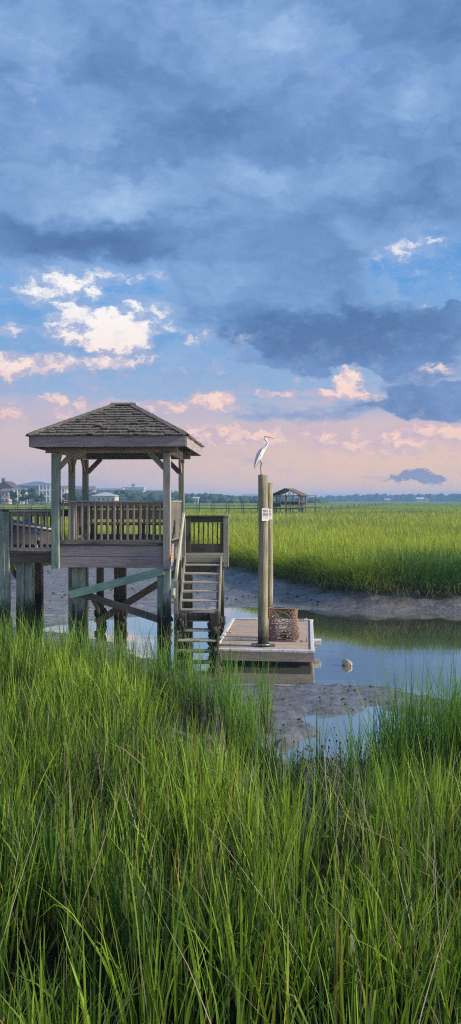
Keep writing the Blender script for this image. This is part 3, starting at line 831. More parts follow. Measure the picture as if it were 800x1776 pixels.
for (u, v, z1, w) in ((-.42, .15, 2.1, .17), (.42, .15, 2.1, .17), (-.42, 1.1, 2.1, .16), (.42, 1.1, 2.1, .16), (-.36, -2.0, 1.15, .17), (.36, -2.0, 1.15, .17)):
    part('pile', MB().box((u, v, z1/2-.3), (w, w, z1+.6), None, .006), W_tide, st)
part('cross_board', MB().box((0, -1.88, 1.06), (.9, .05, .18)).box((0, .25, 1.98), (.9, .05, .22)), W_tide, st)
crust(st, ((-.36, -2.0, -.1, 1.0, .2), (.36, -2.0, -.1, 1.0, .2), (.42, .15, -.1, .9, .18), (.45, -2.6, -.1, .5, .12)))

# ------------------------------------------------------------------ floating dock
DR = -R(5.6); dk = thing('floating_dock', 'square floating dock with plank deck and white edge moored to two piles', 'dock', (.94, 19.3, 0), DR)
DU, DV, ZD = 1.115, 2.2, .38
fl = MB(); n = 31
for k in range(n): fl.box((0, -DV+.05+(k+.5)*(2*DV-.1)/n, ZD-.02), (2*DU-.14, (2*DV-.1)/n-.009, .036), None, .0015)
part('deck', fl, W_deck, dk)
for sg in (-1, 1):
    part('edge_trim', MB().box((sg*(DU-.03), 0, ZD+.004), (.085, 2*DV-.0, .045)), W_white, dk)
    part('edge_trim', MB().box((0, sg*(DV-.0), ZD+.002), (2*DU+.06, .09, .05), None, .002), W_white, dk)
    part('side_board', MB().box((sg*(DU-.04), 0, ZD-.135), (.045, 2*DV-.14, .21)), W_fasc, dk)
    part('side_board', MB().box((0, sg*(DV-.035), ZD-.135), (2*DU-.01, .045, .215)), W_fasc, dk)
for (u, v) in ((-.6, -1.4), (.6, -1.4), (-.6, 1.4), (.6, 1.4)):
    part('float', MB().box((u, v, .06), (.85, 1.1, .34), None, 0, .05), M_black, dk)
def cleat(u, v, rz):
    rot = Matrix.Rotation(rz, 3, 'Z')
    mb = MB(); f = lambda x, y, z: Vector((u, v, ZD))+rot @ Vector((x, y, z))
    mb.tube([f(-.13, 0, .075), f(-.08, 0, .065), f(0, 0, .06), f(.08, 0, .065), f(.13, 0, .075)], [.01, .014, .016, .014, .01], 8)
    mb.tube([f(-.04, 0, 0), f(-.04, 0, .06)], .014, 8).tube([f(.04, 0, 0), f(.04, 0, .06)], .014, 8)
    part('cleat', mb, M_metal, dk)
cleat(.85, 2.0, R(20)); cleat(-.95, 0, R(90)); cleat(.96, -1.0, R(90))
def hoop(u, v, r):
    mb = MB(); pts = [(u+math.cos(a)*r, v+math.sin(a)*r, ZD+.05) for a in [i*2*math.pi/20 for i in range(21)]]
    mb.tube(pts, .018, 8, False)
    for sg in (-1, 1): mb.box((u+sg*(r+.05), v-.02, ZD+.03), (.13, .14, .05))
    part('pile_hoop', mb, M_metal, dk)
def w2l(x, y):
    dx, dy = x-.94, y-19.3; c, s_ = math.cos(-DR), math.sin(-DR)
    return (dx*c-dy*s_, dx*s_+dy*c)
P1 = (.745, 17.62); P2 = (1.095, 21.9)
hoop(*w2l(*P1), .16)
hoop(*w2l(P2[0], P2[1]), .15)
part('side_float_block', MB().box((DU+.10, -.45, ZD-.10), (.19, .26, .09)).box((DU+.09, -.45, ZD-.19), (.10, .2, .1)), W_white, dk)

# ------------------------------------------------------------------ mooring piles, signs, egret
def pile(name, x, y, r, z1, label, wob):
    pts, rs = [], []
    for k in range(13):
        z = -1.2+(z1+1.2)*k/12
        pts.append((x+math.sin(k*.9+wob)*.006, y+math.cos(k*.7+wob)*.006, z)); rs.append(r*(1.06-.08*k/12+.012*math.sin(k*2.1+wob)))
    o = part(name, MB().tube(pts, rs, 20), W_pile); tag(o, label, 'mooring pile', 'mooring piles of the floating dock'); return o
pile('mooring_pile', P1[0], P1[1], .112, H+.58, 'thick round wooden pile at the front of the dock, white bird on top', 0)
pile('mooring_pile', P2[0], P2[1], .105, H+.50, 'round wooden pile at the back edge of the dock, nothing standing on it', 2)
def sign(x, y, z, w, h, rz, label, rows):
    s = part('notice_sign', MB().box((0, 0, 0), (w, .006, h), None, 0, .001), M_white)
    s.location = (x, y, z); s.rotation_euler = (0, 0, rz); tag(s, label, 'sign', 'no trespassing notices on the mooring piles')
    for (b, sz, dz) in rows: text(b, sz, (0, -.0045, dz), (R(90), 0, 0), M_ink, s)
rows = [('NO', .075, .085), ('TRESPASSING', .021, .035), ('PRIVATE', .034, .005), ('PROPERTY', .028, -.03), ('keep off dock', .02, -.075)]
d1 = P1[1]-.125
sign(px(460.5, d1), d1, H-(892.5-868)*d1/F, .165, .285, R(14), 'white notice with maroon lettering nailed to the front pile under the bird', rows)
d2 = P2[1]-.118
sign(px(467, d2), d2, H-(892-868)*d2/F, .19, .29, R(12), 'white notice on the rear pile, mostly hidden behind the front pile', rows)

def egret():
    m, n = new_mat('egret_plumage')
    a = n.node('ShaderNodeAttribute'); a.attribute_name = 'tint'
    tc = n.node('ShaderNodeTexCoord')
    nn = n.noise(n.v('MULTIPLY', tc.outputs['Object'], (60, 60, 14)), 1, 4, .6)
    col = n.mix(n.m('MULTIPLY', n.ss(nn, .4, .7), .25), a.outputs['Color'], n.mix(.5, a.outputs['Color'], (.35, .38, .45)))
    principled(n, col, .8, bump=nn, bstr=.5, bdist=.004)
    # path in the bird's own plane (x forward, z up), metres; origin at the feet
    S = 1/76.0
    def q(x, y): return ((x-452.3)*S, 0, (824-y)*S)
    spine = [((441.6, 812), .006, .012), ((443, 808), .018, .028), ((444.5, 803), .036, .045), ((447, 797), .052, .062), ((450, 790), .062, .074), ((453.5, 783.5), .058, .068),
             ((457, 779), .044, .050), ((460, 776.5), .030, .034), ((462.6, 773.5), .022, .025), ((464.2, 770), .018, .020), ((464, 767), .0165, .018), ((462, 764.5), .016, .017),
             ((459.6, 762.4), .0155, .017), ((458.6, 760), .015, .016), ((459.4, 757.9), .016, .018), ((461.6, 757.0), .019, .021), ((464.2, 757.6), .017, .018), ((466, 758.4), .010, .011),
             ((470, 759.7), .006, .008), ((475, 761), .003, .004), ((478, 761.7), .001, .001)]
    pts = [Vector(q(*p)) for p, _, _ in spine]
    mb = MB(); cols = []
    nseg = 14
    vs, fs = [], []
    for i, p in enumerate(pts):
        d = (pts[min(i+1, len(pts)-1)]-pts[max(i-1, 0)]).normalized(); u = Vector((0, 1, 0)); w = d.cross(u).normalized()
        _, ra, rb = spine[i]
        for k in range(nseg):
            an = 2*math.pi*k/nseg
            vs.append(p+u*math.cos(an)*ra+w*math.sin(an)*rb)
            cols.append((.62, .62, .63) if i < 16 else ((.55, .50, .30) if i == 16 else (.20, .14, .07)))
    for i in range(len(pts)-1):
        for k in range(nseg): fs.append((i*nseg+k, i*nseg+(k+1) % nseg, (i+1)*nseg+(k+1) % nseg, (i+1)*nseg+k))
    fs += [tuple(range(nseg)), tuple((len(pts)-1)*nseg+k for k in range(nseg))]
    def leg(dy, fx):
        base = len(vs)
        P = [Vector((.01, dy, .34)), Vector((.012, dy, .26)), Vector((.0, dy, .165)), Vector((.004+fx, dy, .012)), Vector((.004+fx, dy, .004))]
        rr = [.022, .013, .0085, .0065, .011]
        for p, r in zip(P, rr):
            for k in range(7):
                a = 2*math.pi*k/7; vs.append(p+Vector((math.cos(a)*r, math.sin(a)*r, 0))); cols.append((.62, .62, .63) if p.z > .3 else (.025, .022, .02))
        for i in range(4):
            for k in range(7): fs.append((base+i*7+k, base+i*7+(k+1) % 7, base+(i+1)*7+(k+1) % 7, base+(i+1)*7+k))
        for an in (-.5, 0, .5, math.pi):
            b = len(vs); tip = Vector((.004+fx+math.cos(an)*.07, dy+math.sin(an)*.07, .003)); o = Vector((.004+fx, dy, .008)); s = Vector((-math.sin(an), math.cos(an), 0))*.005
            vs.extend([o+s, o-s, tip, o+Vector((0, 0, .008))]); cols.extend([(.025, .022, .02)]*4)
            fs.extend([(b, b+1, b+2), (b, b+2, b+3), (b+1, b+3, b+2), (b, b+3, b+1)])
    leg(-.022, 0); leg(.022, .012)
    me = bpy.data.meshes.new('egret'); me.from_pydata([tuple(v) for v in vs], [], fs); me.polygons.foreach_set('use_smooth', [True]*len(fs))
    import bmesh
    bm = bmesh.new(); bm.from_mesh(me); bmesh.ops.recalc_face_normals(bm, faces=bm.faces); bm.to_mesh(me); bm.free()
    at = me.attributes.new('tint', 'FLOAT_COLOR', 'POINT'); at.data.foreach_set('color', np.array([(*c, 1) for c in cols], dtype=np.float32).ravel())
    me.materials.append(m)
    o = bpy.data.objects.new('egret', me); C.objects.link(o)
    o.location = (px(452.3, P1[1]), P1[1]-.01, H+.581); o.rotation_euler = (0, 0, 0)
    tag(o, 'white egret standing upright on top of the front mooring pile, bill to the right', 'bird')
    M_f = plain('white_feather', (.58, .60, .65), .85, .15, 30)
    for sg in (-1, 1):
        w = MB()
        W = [Vector(q(*p)) for p in ((456.5, 779), (454, 783), (451, 788), (447.6, 795), (445, 801), (442.6, 808), (441, 813.5))]
        RR = [(.008, .012), (.016, .034), (.020, .050), (.020, .052), (.016, .042), (.010, .024), (.003, .006)]
        # each wing lies against the flank
        w.tube([p+Vector((.0, sg*(.052 if 0 < i < 6 else .02), .006)) for i, p in enumerate(W)], RR, 10)
        for k in range(6):
            a = W[2].lerp(W[4], k/5)+Vector((.03-.012*k, sg*.066, -.01)); b = W[5].lerp(W[6], k/5)+Vector((.012-.003*k, sg*.03, -.01*k))
            w.tube([a, a.lerp(b, .6), b], [(.003, .010), (.004, .012), (.001, .003)], 6)
        part('wing', w, M_f, o)
        part('eye', MB().sphere(Vector(q(463.4, 757.3))+Vector((0, sg*.0165, .002)), .0045, 8, 6), plain('amber_eye', (.35, .22, .03), .2, .1), o)
egret()

# ------------------------------------------------------------------ wire basket on the dock
def basket():
    t = thing('wire_mesh_basket', 'rusty brown wire mesh basket standing on the dock beside the front pile', 'basket', (px(492, 18.45), 18.45, ZD), R(-4))
    W2, T2, HT = .345, .30, .74
    def per(s, z):                      # rounded square outline, s in 0..1
        a = s*2*math.pi; c, sn_ = math.cos(a), math.sin(a); e = .42
        k = 1+.05*math.sin(z*9+a*2)*.5+(.04 if z < .35 else 0)-.10*max(0, .12-z)/.12
        return Vector((W2*math.copysign(abs(c)**e, c)*k+.015*math.sin(z*8), T2*math.copysign(abs(sn_)**e, sn_)*k, z-.035*math.sin(a)*(z/HT)))
    n, rows = 30, 14
    net = MB()
    for i in range(n):
        for dirn in (1, -1):
            pts = [per((i+dirn*.5*j*.9)/n, j*HT/rows) for j in range(rows+1)]
            net.tube(pts, .0066, 4, False, False)
    part('wire_netting', net, M_rust, t)
    rim = MB()
    for z, r in ((HT, .012), (.02, .012), (HT*.52, .008)): rim.tube([per(i/48, z) for i in range(49)], r, 6, False)
    for s in (.125, .375, .625, .875, .70, .80): rim.tube([per(s, z*HT/8) for z in range(9)], .007, 5)
    part('frame_wire', rim, M_rust, t)
    lin = MB()
    for k in range(520):
        s = random.random(); z = random.uniform(.06, HT*.5)*(1 if random.random() < .8 else .9)
        p = per(s, z); p.x *= .93; p.y *= .93
        lin.sphere(p, random.uniform(.012, .022), 5, 3, (1.3, .6, random.uniform(.7, 1.6)), None, .3)
    part('shell_filling', lin, M_pale, t, 'pale oyster shells filling the lower half')['kind'] = 'stuff'
    bot = MB()
    for k in range(140): bot.sphere((random.uniform(-.26, .26), random.uniform(-.22, .22), random.uniform(.03, .22)), random.uniform(.03, .05), 6, 4, (1, 1, .6), None, .3)
    part('shell_heap', bot, plain('dark_shell', (.30, .25, .21), .9, .5, 30), t)['kind'] = 'stuff'
basket()

# buoy
d = 17.3
by = thing('crab_pot_buoy', 'small white weathered buoy floating on the creek right of the dock', 'buoy', (px(602, d), d, 0), R(-62))
pr = [(-.125, .012), (-.12, .05), (-.10, .075), (-.06, .088), (.05, .09), (.10, .078), (.122, .05), (.128, .018)]
part('float_body', MB().tube([(x, 0, .052-.12*x) for x, _ in pr], [r for _, r in pr], 16), plain('scuffed_foam', (.30, .27, .23), .8, .55, 18), by)
part('rope_hole', MB().tube([(.126, 0, .036), (.137, 0, .034)], [.022, .02], 10), M_black, by)
part('weed_fringe', MB().sphere((0.0, -.0, -.005), .09, 12, 6, (1.25, 1.02, .35), None, .12), M_oyster, by)

# ------------------------------------------------------------------ far boardwalk and shelter
def far_walk(name, label, pts, zdeck, step, nskip=()):
    t = thing(name, label, 'boardwalk', (pts[0][0], pts[0][1], 0))
    P = [Vector((x-pts[0][0], y-pts[0][1], 0)) for x, y in pts]
    dm, rl, tr = MB(), MB(), MB()
    pm = MB().box((0, 0, 0), (.12, .12, 3.4)); p0 = None
    for a, b in zip(P[:-1], P[1:]):
        z = Vector((0, 0, zdeck)); nrm = Vector(((b-a).y, -(b-a).x, 0)).normalized()
        dm.beam(a+z, b+z, 1.3, .12)
        for s in (-.62, .62):
            rl.beam(a+nrm*s+z+Vector((0, 0, 1.05)), b+nrm*s+z+Vector((0, 0, 1.05)), .10, .09)
            tr.beam(a+nrm*s+z+Vector((0, 0, .5)), b+nrm*s+z+Vector((0, 0, .5)), .04, .07)
        k = int((b-a).length/step)
        for i in range(k+1):
            for s in (-.62, .62):
                loc = a.lerp(b, i/k)+nrm*s+Vector((0, 0, zdeck+1.05-1.7))
                if p0 is None: p0 = part('post', pm, W_tide, t, loc=loc)
                elif len(t.children) < 96: rep(p0, loc)
    part('deck', dm, W_dark, t); part('top_rail', rl, W_brown, t); part('mid_rail', tr, W_brown, t)
    return t
far_walk('marsh_boardwalk', 'long low boardwalk with rails crossing the far marsh behind the gazebo', [(-62, 136), (-25, 134), (2, 126), (9.5, 124)], 2.42, 2.45)
far_walk('marsh_boardwalk', 'faint distant boardwalk running right from the far gabled shelter', [(19, 150), (60, 300), (220, 420)], 1.75, 12)

def shelter():
    d = 124.0; x = px(502, d)
    t = thing('gabled_shelter', 'open gabled dock shelter standing in the far marsh right of the mooring piles', 'shelter', (x, d, 0), R(-18))
    Z0 = H-(882-868)*d/F; ze = H+(868-859)*d/F; zp = H+(868-847.5)*d/F
    W, D = 2.15, 2.6
    part('deck', MB().box((0.3, 0, Z0), (2*W+1.0, 2*D, .18)), W_dark, t)
    for sg in (-1, 1):
        mb = MB(); a = Vector((sg*(W+.35), 0, ze-.05)); b = Vector((0, 0, zp)); mb.beam(a, b, 2*D+.6, .12)
        part('roof', mb, W_brown, t)
        part('eave_beam', MB().box((sg*W, 0, ze-.12), (.14, 2*D, .2)), W_brown, t)
        part('railing', MB().box((sg*W, 0, Z0+1.05), (.1, 2*D, .1)).box((sg*W, 0, Z0+.55), (.05, 2*D, .6)) if sg < 0 else MB().box((sg*W, 0, Z0+1.05), (.1, 2*D, .1)), W_brown, t)
        tr = MB().beam((-W, sg*D, ze-.1), (W, sg*D, ze-.1), .1, .18).beam((0, sg*D, ze-.1), (0, sg*D, zp-.1), .12, .12)
        tr.beam((-1.0, sg*D, ze-.1), (-.1, sg*D, zp-.2), .08, .08).beam((1.0, sg*D, ze-.1), (.1, sg*D, zp-.2), .08, .08)
        part('gable_truss', tr, W_grey, t)
    p0 = None
    for (u, v) in ((-W, -D), (-W, 0), (-W, D), (W, -D), (W, 0), (W, D), (0, -D), (0, D), (-1.1, D), (1.1, D)):
        loc = (u, v, (ze+.2)/2); 
        p0 = part('post', MB().box((0, 0, 0), (.17, .17, ze-.2)), W_grey, t, loc=loc) if p0 is None else (rep(p0, loc) and p0)
    part('bench', MB().box((0, D-.5, Z0+.5), (2*W-.3, .4, .08)).box((0, D-.2, Z0+.85), (2*W-.3, .06, .5)), W_brown, t)
    # second, lower dock beside it
    d = 130.0; t = thing('boat_lift', 'low flat topped boat lift frame beside the far shelter', 'boat lift', (px(537, d), d, 0), R(-12))
    part('canopy', MB().box((-.2, 0, H+.85), (3.0, 1.8, .05)), W_grey, t)
    for (u, v) in ((-1.4, -.8), (-1.4, .8), (1.0, -.8), (1.0, .8)): part('post', MB().box((u, v, 2.2), (.11, .11, 4.6)), W_grey, t)
    part('deck', MB().box((0, -1, 2.5), (4.6, 1.2, .14)), W_grey, t)
shelter()

# ------------------------------------------------------------------ houses, trees, woods at the horizon
def lin(c): return s2l(*c)
def house(cx, d, wpx, ybase, yeave, ytop, wall, roofc, kind='hip', cols=4, rows=2, label='', depth=9, extra=None, name='house', gfront=False):
    sc = F/d; W = wpx/sc; ze = H+(868-yeave)/sc; zt = H+(868-ytop)/sc; zb = min(2.2, H-(ybase-868)/sc)
    t = thing(name, label, 'house', (px(cx, d), d, zb), 0)
    wall = tuple(c*.62 for c in wall); roofc = tuple(c*.8 for c in roofc)
    mw = plain('wall_paint', wall, .8, .08, .5); mr = plain('roof_covering', roofc, .85, .15, .8); mg = M_glassd; mt = M_white
    he = ze-zb; ht = zt-zb
    part('wall', MB().box((0, depth/2, he/2), (W, depth, he), None, 0, .02), mw, t)
    o = .5
    if kind == 'hip':
        ins = min(W, depth)*.42
        vs = [(-W/2-o, -o, he), (W/2+o, -o, he), (W/2+o, depth+o, he), (-W/2-o, depth+o, he), (-W/2+ins, depth/2, ht), (W/2-ins, depth/2, ht)]
        fs = [(0, 1, 5, 4), (1, 2, 5), (2, 3, 4, 5), (3, 0, 4), (3, 2, 1, 0)]
    elif kind == 'gable':
        vs = [(-W/2-o, -o, he), (W/2+o, -o, he), (W/2+o, depth+o, he), (-W/2-o, depth+o, he), (-W/2-o, depth/2, ht), (W/2+o, depth/2, ht)]
        fs = [(0, 1, 5, 4), (1, 2, 5), (2, 3, 4, 5), (3, 0, 4), (3, 2, 1, 0)]
    elif kind == 'front':
        vs = [(-W/2-o, -o, he), (W/2+o, -o, he), (W/2+o, depth+o, he), (-W/2-o, depth+o, he), (0, -o, ht), (0, depth+o, ht)]
        fs = [(0, 1, 4), (1, 2, 5, 4), (2, 3, 5), (3, 0, 4, 5), (3, 2, 1, 0)]
    else:
        vs = [(-W/2-o, -o, he), (W/2+o, -o, he), (W/2+o, depth+o, he), (-W/2-o, depth+o, he), (-W/2-o, -o, ht), (W/2+o, -o, ht), (W/2+o, depth+o, ht), (-W/2-o, depth+o, ht)]
        fs = [(0, 1, 5, 4), (1, 2, 6, 5), (2, 3, 7, 6), (3, 0, 4, 7), (4, 5, 6, 7), (3, 2, 1, 0)]
    rf = part('roof', MB().poly(vs, fs), mr, t)
    w0 = None
    if cols:
        cw, rh = W/cols, he/rows
        for i in range(cols):
            for j in range(rows):
                loc = (-W/2+cw*(i+.5), -.04, rh*(j+.55))
                if w0 is None:
                    w0 = part('window', MB().box((0, 0, 0), (min(1.5, cw*.6), .08, min(1.7, rh*.62)), None, 0, .005), mt, t, loc=loc)
                    p0 = part('pane', MB().box((0, -.05, 0), (min(1.25, cw*.5), .05, min(1.45, rh*.54)), None, 0, .005), mg, w0)
                else:
                    w = rep(w0, loc); p = p0.copy(); C.objects.link(p); p.parent = w
    if extra: extra(t, W, he, ht, mw, mr, rf)
    return t
M_glassd = plain('dark_window_glass', (.06, .08, .11), .2, .2, 3)
def ex_chim(t, W, he, ht, mw, mr, rf): part('chimney', MB().box((-W*.12, 2.5, ht-.3), (1.3, 1.3, 3.0), None, 0, .02), mw, rf)
def ex_balc(t, W, he, ht, mw, mr, rf):
    for z in (he*.35, he*.68): part('balcony', MB().box((0, -1.2, z), (W*.9, 2.2, .25)).box((0, -2.25, z+.95), (W*.9, .1, .12)), M_white, t)
    for u in (-.45, -.15, .15, .45): part('porch_column', MB().box((u*W, -2.2, he/2), (.3, .3, he)), M_white, t)
def ex_tower(t, W, he, ht, mw, mr, rf):
    part('roof_tower', MB().box((0, 3, ht+.9), (3.0, 3.0, 2.6), None, 0, .02), mw, rf); part('spire', MB().poly([(-2, 1, ht+2.2), (2, 1, ht+2.2), (2, 5, ht+2.2), (-2, 5, ht+2.2), (0, 3, ht+4.2)], [(0, 1, 4), (1, 2, 4), (2, 3, 4), (3, 0, 4), (3, 2, 1, 0)]), mr, rf)
house(7, 330, 30, 866, 846, 834, (.30, .21, .18), (.11, .085, .085), 'front', 3, 2, 'tall brown house with chimney and steep roof at the far left of the skyline', 12, ex_chim)
house(9, 318, 13, 867, 852, 847, (.55, .46, .42), (.20, .16, .16), 'gable', 2, 2, 'small cream gabled house in front of the tall brown house', 7)
house(30, 325, 19, 867, 850, 846, (.40, .42, .42), (.18, .19, .20), 'gable', 3, 2, 'grey balconied house between the brown house and the long blue building', 8, ex_balc)
house(57, 470, 66, 868, 842.5, 834, (.30, .40, .52), (.16, .20, .30), 'hip', 9, 3, 'long three storey blue building with a wide hipped roof', 26)
house(79, 455, 20, 868, 841.5, 837, (.60, .60, .60), (.17, .20, .32), 'hip', 3, 3, 'pale wing with balconies at the right end of the long blue building', 12, ex_balc)
house(106, 420, 17, 868, 848, 842, (.55, .50, .44), (.22, .17, .17), 'gable', 2, 3, 'cream house seen between the two left gazebo posts', 10, ex_balc)
house(137, 520, 50, 868, 849, 843, (.36, .32, .33), (.20, .16, .19), 'gable', 7, 2, 'long mauve roofed building behind the left gazebo posts', 12)
house(183, 560, 58, 868, 850.5, 847, (.50, .52, .55), (.50, .52, .56), 'flat', 8, 2, 'long pale flat roofed building above the trees left of the gazebo middle', 12)
house(180, 300, 40, 868, 860, 853.5, (.62, .64, .66), (.42, .46, .50), 'hip', 5, 1, 'low white building with pale grey hipped roof seen through the gazebo', 10)
house(231, 600, 36, 868, 850, 845, (.58, .62, .68), (.40, .44, .52), 'flat', 5, 3, 'white stepped building with a roof tower seen through the gazebo middle', 14, ex_tower)
house(276, 620, 42, 868, 854, 850.5, (.42, .40, .42), (.26, .24, .26), 'flat', 7, 2, 'long flat dark roofed building left of the right gazebo post', 12)
house(340, 420, 9, 869, 864, 862, (.72, .72, .74), (.55, .57, .60), 'gable', 2, 1, 'tiny white shed on the marsh edge right of the gazebo', 4)
house(390, 640, 26, 869, 862, 858.5, (.40, .34, .36), (.30, .24, .28), 'gable', 5, 1, 'low mauve house among trees left of the mooring piles', 9)
house(436, 900, 32, 869, 861, 857.5, (.50, .52, .56), (.52, .54, .58), 'flat', 6, 2, 'pale flat roof rising above the trees just left of the mooring piles', 12)
house(546, 800, 14, 869, 862, 858.5, (.50, .52, .56), (.40, .42, .48), 'hip', 3, 1, 'pale house right of the far gabled shelter', 9)
house(673, 1000, 9, 869.6, 866.5, 864.5, (.60, .62, .66), (.50, .52, .56), 'gable', 2, 1, 'tiny pale house below the wooded ridge', 8)
house(730, 930, 13, 869.8, 865.5, 862.8, (.78, .78, .80), (.60, .62, .66), 'gable', 3, 1, 'white house on the far shore, left one of the pair below the ridge', 9)
house(741, 900, 7, 869.8, 866, 863.5, (.78, .78, .80), (.55, .57, .60), 'front', 2, 1, 'narrow white house on the far shore, right one of the pair below the ridge', 8)

M_leaf = None
def leaf_mat(name, a, b):
    m, n = new_mat(name)
    g = n.node('ShaderNodeNewGeometry')
    nn = n.noise(g.outputs['Position'], .35, 4, .65)
    principled(n, n.mix(n.ss(nn, .35, .65), a, b), .9, bump=n.noise(g.outputs['Position'], 1.6, 4, .7), bstr=1, bdist=.4, spec=.1)
    return m
M_leaf = leaf_mat('dark_oak_foliage', (.022, .045, .018), (.06, .10, .035))
M_trunk = plain('grey_bark', (.11, .09, .075), .9)
def crown(mb, c, r, hgt, n, leaf):
    """crown of many leaf sprays scattered through an uneven volume"""
    lobes = [(Vector((random.gauss(0, r*.45), random.gauss(0, r*.35), random.uniform(-.25, .35)*hgt)), random.uniform(.35, .6)*r) for _ in range(7)]
    for _ in range(n):
        l, lr = random.choice(lobes)
        v = Vector((random.gauss(0, 1), random.gauss(0, 1), random.gauss(0, 1))).normalized()*lr*random.uniform(.7, 1.08)
        v.z *= .8
        p = Vector(c)+l+v
        a = Vector((random.gauss(0, 1), random.gauss(0, 1), random.gauss(0, 1))).normalized(); b = a.orthogonal().normalized(); k = leaf*random.uniform(.6, 1.4)
        mb.poly([p-a*k-b*k*.4, p+a*k*.2-b*k, p+a*k+b*k*.3, p-a*k*.2+b*k], [(0, 1, 2, 3)])
    for l, lr in lobes: mb.sphere(Vector(c)+l, lr*.86, 9, 6, (1, 1, .8), None, .16)
def tree(cxp, d, wpx, ytop, label):
    sc = F/d; r = wpx/2/sc; zt = H+(868-ytop)/sc; zb = 2.0; hgt = zt-zb
    t = thing('oak_tree', label, 'tree', (px(cxp, d), d, zb), 0, 'trees along the far shore')
    part('trunk', MB().tube([(0, 0, -.3), (.1, 0, hgt*.3), (-.1, 0, hgt*.6)], [.35, .25, .12], 7).tube([(.1, 0, hgt*.3), (r*.5, 0, hgt*.6)], [.2, .08], 6).tube([(.1, 0, hgt*.3), (-r*.5, 0, hgt*.6)], [.2, .08], 6), M_trunk, t)
    mb = MB(); crown(mb, (0, 0, hgt*.58), r, hgt, 420, max(.35, r*.11)); part('crown', mb, M_leaf, t)
for a in ((45, 300, 15, 848, 'dark rounded tree before the left end of the long blue building'), (58, 300, 18, 846.5, 'broad dark tree before the middle of the long blue building'),
          (72, 305, 13, 852, 'low dark tree before the pale wing of the blue building'), (24, 300, 12, 851, 'dark tree between the brown house and the balconied house'),
          (117, 330, 14, 852, 'bushy tree beside the cream house behind the gazebo posts'), (134, 340, 18, 853, 'dark tree behind the back left gazebo post'),
          (209, 380, 22, 851, 'dark tree just right of the low white building'), (226, 420, 22, 854, 'tree before the building with the roof tower'), (246, 430, 20, 856, 'tree between the tower building and the flat dark roof'),
          (266, 430, 24, 856, 'tree before the long flat dark roofed building'), (302, 450, 22, 857, 'tree between the two right gazebo posts'), (328, 470, 22, 858, 'tree just right of the gazebo above the tiny shed')):
    tree(*a)

def woods():
    """far off woods: thousands of crowns as one mass"""
    ico_v, ico_f = [], []
    import bmesh
    bm = bmesh.new(); bmesh.ops.create_icosphere(bm, subdivisions=2, radius=1); bv = np.array([v.co[:] for v in bm.verts]); bf = np.array([[v.index for v in f.verts] for f in bm.faces]); bm.free()
    def mass(name, X, Y, Z, Rr, mat):
        n = len(X); j = 1+rng.uniform(-.22, .22, (n, len(bv), 1))
        co = bv[None]*j*np.stack([Rr*1.15, Rr*1.15, Rr], -1)[:, None, :]+np.stack([X, Y, Z], -1)[:, None, :]
        f = (bf[None]+(np.arange(n)*len(bv))[:, None, None]).reshape(-1)
        me = bpy.data.meshes.new(name); fill_mesh(me, co.reshape(-1, 3).astype(np.float32), f, 3); me.materials.append(mat)
        o = bpy.data.objects.new(name, me); C.objects.link(o); o['kind'] = 'stuff'
    def band(n, xs, ytop, d0, d1, r, ymin=868, fill=3):
        """xs photo columns (of the skyline's direction) with their skyline height"""
        cx = rng.uniform(xs[0], xs[-1], n); d = rng.uniform(d0, d1, n)
        top = H+(868-np.interp(cx, xs, ytop))*(d0/F)*rng.normal(1, .07, n)
        rr = rng.uniform(.7, 1.2, n)*r
        z = top-rr*1.0-rng.random(n)**1.5*np.maximum(top-3, .1)*.8
        return (cx-400)/F*d, d, z, rr
    A = band(1500, [-260, 90, 140, 200, 260, 330, 400, 460, 560], [848, 852, 851, 849, 852, 854, 858, 861, 865], 500, 640, 3.4)
    mass('treeline', *A, M_leaf)
    B = band(2600, [-500, 300, 440, 520, 560, 620, 700, 760, 800, 1000, 1500], [857, 858, 859, 860, 860.5, 856.5, 856.5, 855.5, 855, 854, 858], 1150, 1500, 5.0)
    mass('treeline', *B, leaf_mat('far_wood_foliage', (.015, .03, .018), (.035, .055, .03)))
woods()

# air
def haze():
    mb = MB(); mb.poly([(x, y, z) for z in (-3, 24) for (x, y) in ((-1900, -80), (1900, -80), (1900, 3560), (-1900, 3560))], [(0, 1, 2, 3), (4, 5, 6, 7), (0, 1, 5, 4), (1, 2, 6, 5), (2, 3, 7, 6), (3, 0, 4, 7)])
    m = bpy.data.materials.new('marsh_air'); m.use_nodes = True; n = NT(m.node_tree)
    v = n.node('ShaderNodeVolumePrincipled'); v.inputs['Color'].default_value = (.32, .60, 1, 1); v.inputs['Density'].default_value = .00060; v.inputs['Anisotropy'].default_value = .0
    o = n.node('ShaderNodeOutputMaterial'); n.l.new(v.outputs[0], o.inputs['Volume'])
    ob = part('haze', mb, m); ob['kind'] = 'stuff'
haze()

